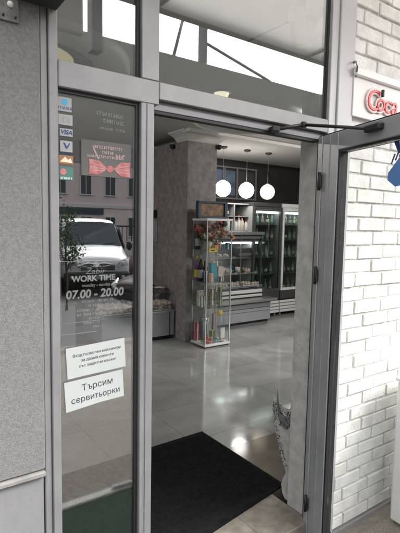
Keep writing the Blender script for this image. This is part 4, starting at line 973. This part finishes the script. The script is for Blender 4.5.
def wheels(root, hw, ys, r0):
    for sg in (-1, 1):
        for yy in ys:
            wb = MB().lathe([(r0*0.96, -0.1), (r0, -0.06), (r0, 0.06), (r0*0.96, 0.10), (r0*0.62, 0.105)], (sg*(hw-0.09), yy, r0), 28, axis='X').build('wheel', M['gasket'], root)
            a = MB()
            for k in range(7):
                q = k*2*math.pi/7; a.box(sg*(hw+0.012)-0.008, sg*(hw+0.012)+0.008, yy-0.03, yy+0.03, r0+0.04, r0+r0*0.6, rot=Matrix.Rotation(q, 3, 'X'), org=(0, yy, r0))
            a.lathe([(r0*0.62, -0.008), (r0*0.62, 0.008), (r0*0.56, 0.008), (r0*0.56, -0.008)], (sg*(hw+0.012), yy, r0), 24, axis='X')
            a.build('rim', M['steel'], wb)
def make_van(lab, loc, rz):
    vn = thing('parked_van', lab, 'van', loc, rz)
    body_loft('body', [(0.02, 0.72, 0.42, 0.80, 0.10, 0.66), (-0.03, 0.82, 0.36, 0.90, 0.10, 0.74), (-0.15, 0.92, 0.32, 1.02, 0.12, 0.86), (-0.75, 0.97, 0.30, 1.20, 0.14, 1.02), (-0.92, 0.97, 0.30, 1.28, 0.16, 1.06), (-1.62, 0.98, 0.30, 1.96, 0.20, 1.10), (-1.85, 0.98, 0.30, 2.05, 0.18, 1.10), (-3.2, 0.98, 0.30, 2.08, 0.16, 1.10), (-4.6, 0.97, 0.32, 2.04, 0.16, 1.10), (-4.78, 0.93, 0.36, 1.90, 0.16, 1.08)], M['car_white'], vn)
    MB().poly([(-0.82, -0.93, 1.245), (-0.4, -0.915, 1.275), (0.0, -0.91, 1.285), (0.4, -0.915, 1.275), (0.82, -0.93, 1.245), (0.70, -1.54, 1.90), (0.3, -1.53, 1.935), (-0.3, -1.53, 1.935), (-0.70, -1.54, 1.90)], (0, 0.018, 0.018)).build('windscreen', M['car_glass'], vn)
    for k in (-0.35, 0.3): MB().tube([(k, -0.885, 1.30), (k+0.35, -0.96, 1.37)], 0.008, 6).build('wiper', M['gasket'], vn)
    for sg in (-1, 1):
        MB().poly([(sg*0.955, -1.15, 1.18), (sg*0.86, -1.62, 1.80), (sg*0.86, -2.4, 1.84), (sg*0.955, -2.4, 1.18)], (sg*0.03, 0, 0)).build('side_window', M['car_glass'], vn)
        h_ = MB().poly([(sg*0.52, 0.01, 0.72), (sg*0.86, -0.10, 0.76), (sg*0.93, -0.32, 0.97), (sg*0.74, -0.12, 0.94), (sg*0.54, 0.0, 0.84)], (0, 0.045, 0.01)).build('headlight', mat('headlight glass', (0.55, 0.57, 0.6), 0.08), vn)
        MB().lathe([(0.06, 0.0), (0.055, 0.02), (0, 0.024)], (sg*0.68, 0.03, 0.82), 16, axis='Y').build('lamp', M['white'], h_)
        MB().lathe([(0.055, 0.0), (0.05, 0.015), (0, 0.02)], (sg*0.68, 0.06, 0.46), 16, axis='Y').build('fog_lamp', M['white'], vn)
        MB().blob((sg*1.08, -1.05, 1.26), 0.13, 0, (0.7, 0.45, 1.1), 0.0).build('mirror', M['gasket'], vn)
    g_ = MB()
    for k in range(4): g_.box(-0.46, 0.46, 0.02, 0.055, 0.655+0.045*k, 0.68+0.045*k, bev=0.006)
    g_.build('grille', M['gasket'], vn)
    MB().lathe([(0.07, 0), (0.065, 0.014), (0, 0.018)], (0, 0.05, 0.75), 18, axis='Y').build('badge', M['steel'], vn)
    MB().box(-0.88, 0.88, -0.16, 0.075, 0.33, 0.60, bev=0.05).build('bumper', M['dark_grey'], vn)
    MB().box(-0.26, 0.26, 0.0755, 0.085, 0.40, 0.51, bev=0.003).build('number_plate', M['paper'], vn)
    wheels(vn, 0.97, (-0.95, -3.85), 0.33)
    return vn
make_van('white van parked facing the shop', (4.75, -8.4, GZ-0.12), R(14))
def make_car(lab, loc, rz, m):
    c_ = thing('parked_car', lab, 'car', loc, rz, 'cars parked on the street')
    body_loft('body', [(0.02, 0.62, 0.34, 0.62, 0.08, 0.52), (-0.05, 0.76, 0.26, 0.70, 0.08, 0.58), (-0.25, 0.84, 0.22, 0.78, 0.10, 0.66), (-1.0, 0.87, 0.20, 0.94, 0.12, 0.80), (-1.15, 0.87, 0.20, 0.99, 0.14, 0.82), (-1.85, 0.87, 0.20, 1.42, 0.24, 0.86), (-2.2, 0.87, 0.20, 1.46, 0.22, 0.86), (-3.2, 0.87, 0.22, 1.40, 0.22, 0.86), (-3.95, 0.85, 0.26, 0.98, 0.16, 0.84), (-4.1, 0.78, 0.32, 0.92, 0.12, 0.78)], m, c_)
    MB().poly([(-0.72, -1.14, 0.985), (0, -1.12, 1.01), (0.72, -1.14, 0.985), (0.56, -1.80, 1.38), (0, -1.79, 1.405), (-0.56, -1.80, 1.38)], (0, 0.016, 0.018)).build('windscreen', M['car_glass'], c_)
    for sg in (-1, 1):
        MB().poly([(sg*0.83, -1.3, 0.92), (sg*0.70, -1.9, 1.34), (sg*0.70, -3.0, 1.33), (sg*0.83, -3.4, 0.92)], (sg*0.03, 0, 0)).build('side_window', M['car_glass'], c_)
        MB().poly([(sg*0.46, 0.0, 0.55), (sg*0.76, -0.10, 0.58), (sg*0.81, -0.32, 0.72), (sg*0.50, -0.04, 0.66)], (0, 0.04, 0.01)).build('headlight', M['acrylic'], c_)
        MB().blob((sg*0.97, -1.25, 0.95), 0.09, 0, (1, 0.5, 0.8), 0.0).build('mirror', m, c_)
    MB().box(-0.45, 0.45, 0.0, 0.04, 0.36, 0.50, bev=0.01).build('grille', M['gasket'], c_)
    MB().box(-0.25, 0.25, 0.041, 0.05, 0.27, 0.355, bev=0.002).build('number_plate', M['paper'], c_)
    wheels(c_, 0.86, (-0.85, -3.2), 0.30)
    return c_
make_car('dark red car parked right of the white van', (7.0, -7.6, GZ-0.12), R(10), mat('dark red paint', (0.16, 0.03, 0.03), 0.25))
make_car('silver car parked left of the white van', (2.2, -6.9, GZ-0.12), R(16), mat('silver paint', (0.45, 0.46, 0.48), 0.25, 0.5))
make_car('dark car parked nearer the shop than the white van', (4.1, -5.1, GZ-0.12), R(78), M['car_dark'])
bd = thing('street_building', 'pale pink building with rows of dark windows across the street', 'building', (12.0, -30.0, GZ-0.4))
MB().box(-22, 22, -10.0, 0.0, 0.0, 11.5).build('wall', M['facade_pink'], bd)
MB().box(-22.2, 22.2, -10.2, 0.4, 11.501, 11.9).build('roof', M['fascia'], bd)
for fz in (1.2, 4.35, 7.6):
    for k in range(22):
        x = -21.2+1.95*k
        wn = MB().box(x, x+0.80, 0.001, 0.03, fz, fz+1.45).build('window', M['car_glass'], bd)
        MB().box(x-0.08, x, 0.001, 0.07, fz, fz+1.45).box(x+0.80, x+0.88, 0.001, 0.07, fz, fz+1.45).box(x+0.38, x+0.42, 0.0305, 0.06, fz, fz+1.45).box(x-0.08, x+0.88, 0.001, 0.07, fz+1.4505, fz+1.55).box(x-0.12, x+0.92, 0.001, 0.12, fz-0.08, fz-0.0005).build('window_frame', M['cornice'], wn)
MB().box(-22, 22, 0.002, 0.10, 3.35, 3.6).build('string_course', M['cornice'], bd)
MB().box(-6.0, 2.0, 0.101, 0.16, 2.85, 3.30).build('shop_band', M['frame_blue'], bd)
fe = thing('street_railing', 'dark metal railing in front of the pink building', 'railing', (6.0, -17.0, GZ-0.12))
f_ = MB().box(-13, 13, -0.03, 0.03, 1.75, 1.82).box(-13, 13, -0.03, 0.03, 0.15, 0.2)
for k in range(105): f_.box(-13+0.25*k, -12.97+0.25*k, -0.012, 0.012, 0.2005, 1.7495)
f_.build('rails', M['black_metal'], fe)
tr = thing('street_tree', 'slender green street tree in front of the van', 'tree', (3.25, -6.5, GZ-0.12))
MB().tube([(0, 0, 0), (0.02, 0.01, 0.7), (-0.02, 0.0, 1.4), (0.02, 0.02, 2.2)], [0.04, 0.035, 0.028, 0.01]).tube([(0, 0, 1.0), (0.25, 0.1, 1.6)], [0.02, 0.006]).tube([(0, 0, 1.2), (-0.25, -0.1, 1.8)], [0.02, 0.006]).build('trunk', M['bark'], tr)
a = MB()
for k in range(900):
    c_ = random.choice(((0, 0, 1.9), (0.25, 0.1, 1.6), (-0.25, -0.1, 1.75), (0.05, 0, 2.35), (0.12, -0.1, 1.35)))
    a.leaf((c_[0]+random.gauss(0, .13), c_[1]+random.gauss(0, .13), c_[2]+random.gauss(0, .15)), random.uniform(0.03, 0.055), k % 2)
tr.scale = (0.8, 0.8, 0.85)
a.build('crown', [M['leaf'], mat('pale leaf green', (0.09, 0.17, 0.06), 0.6)], tr)
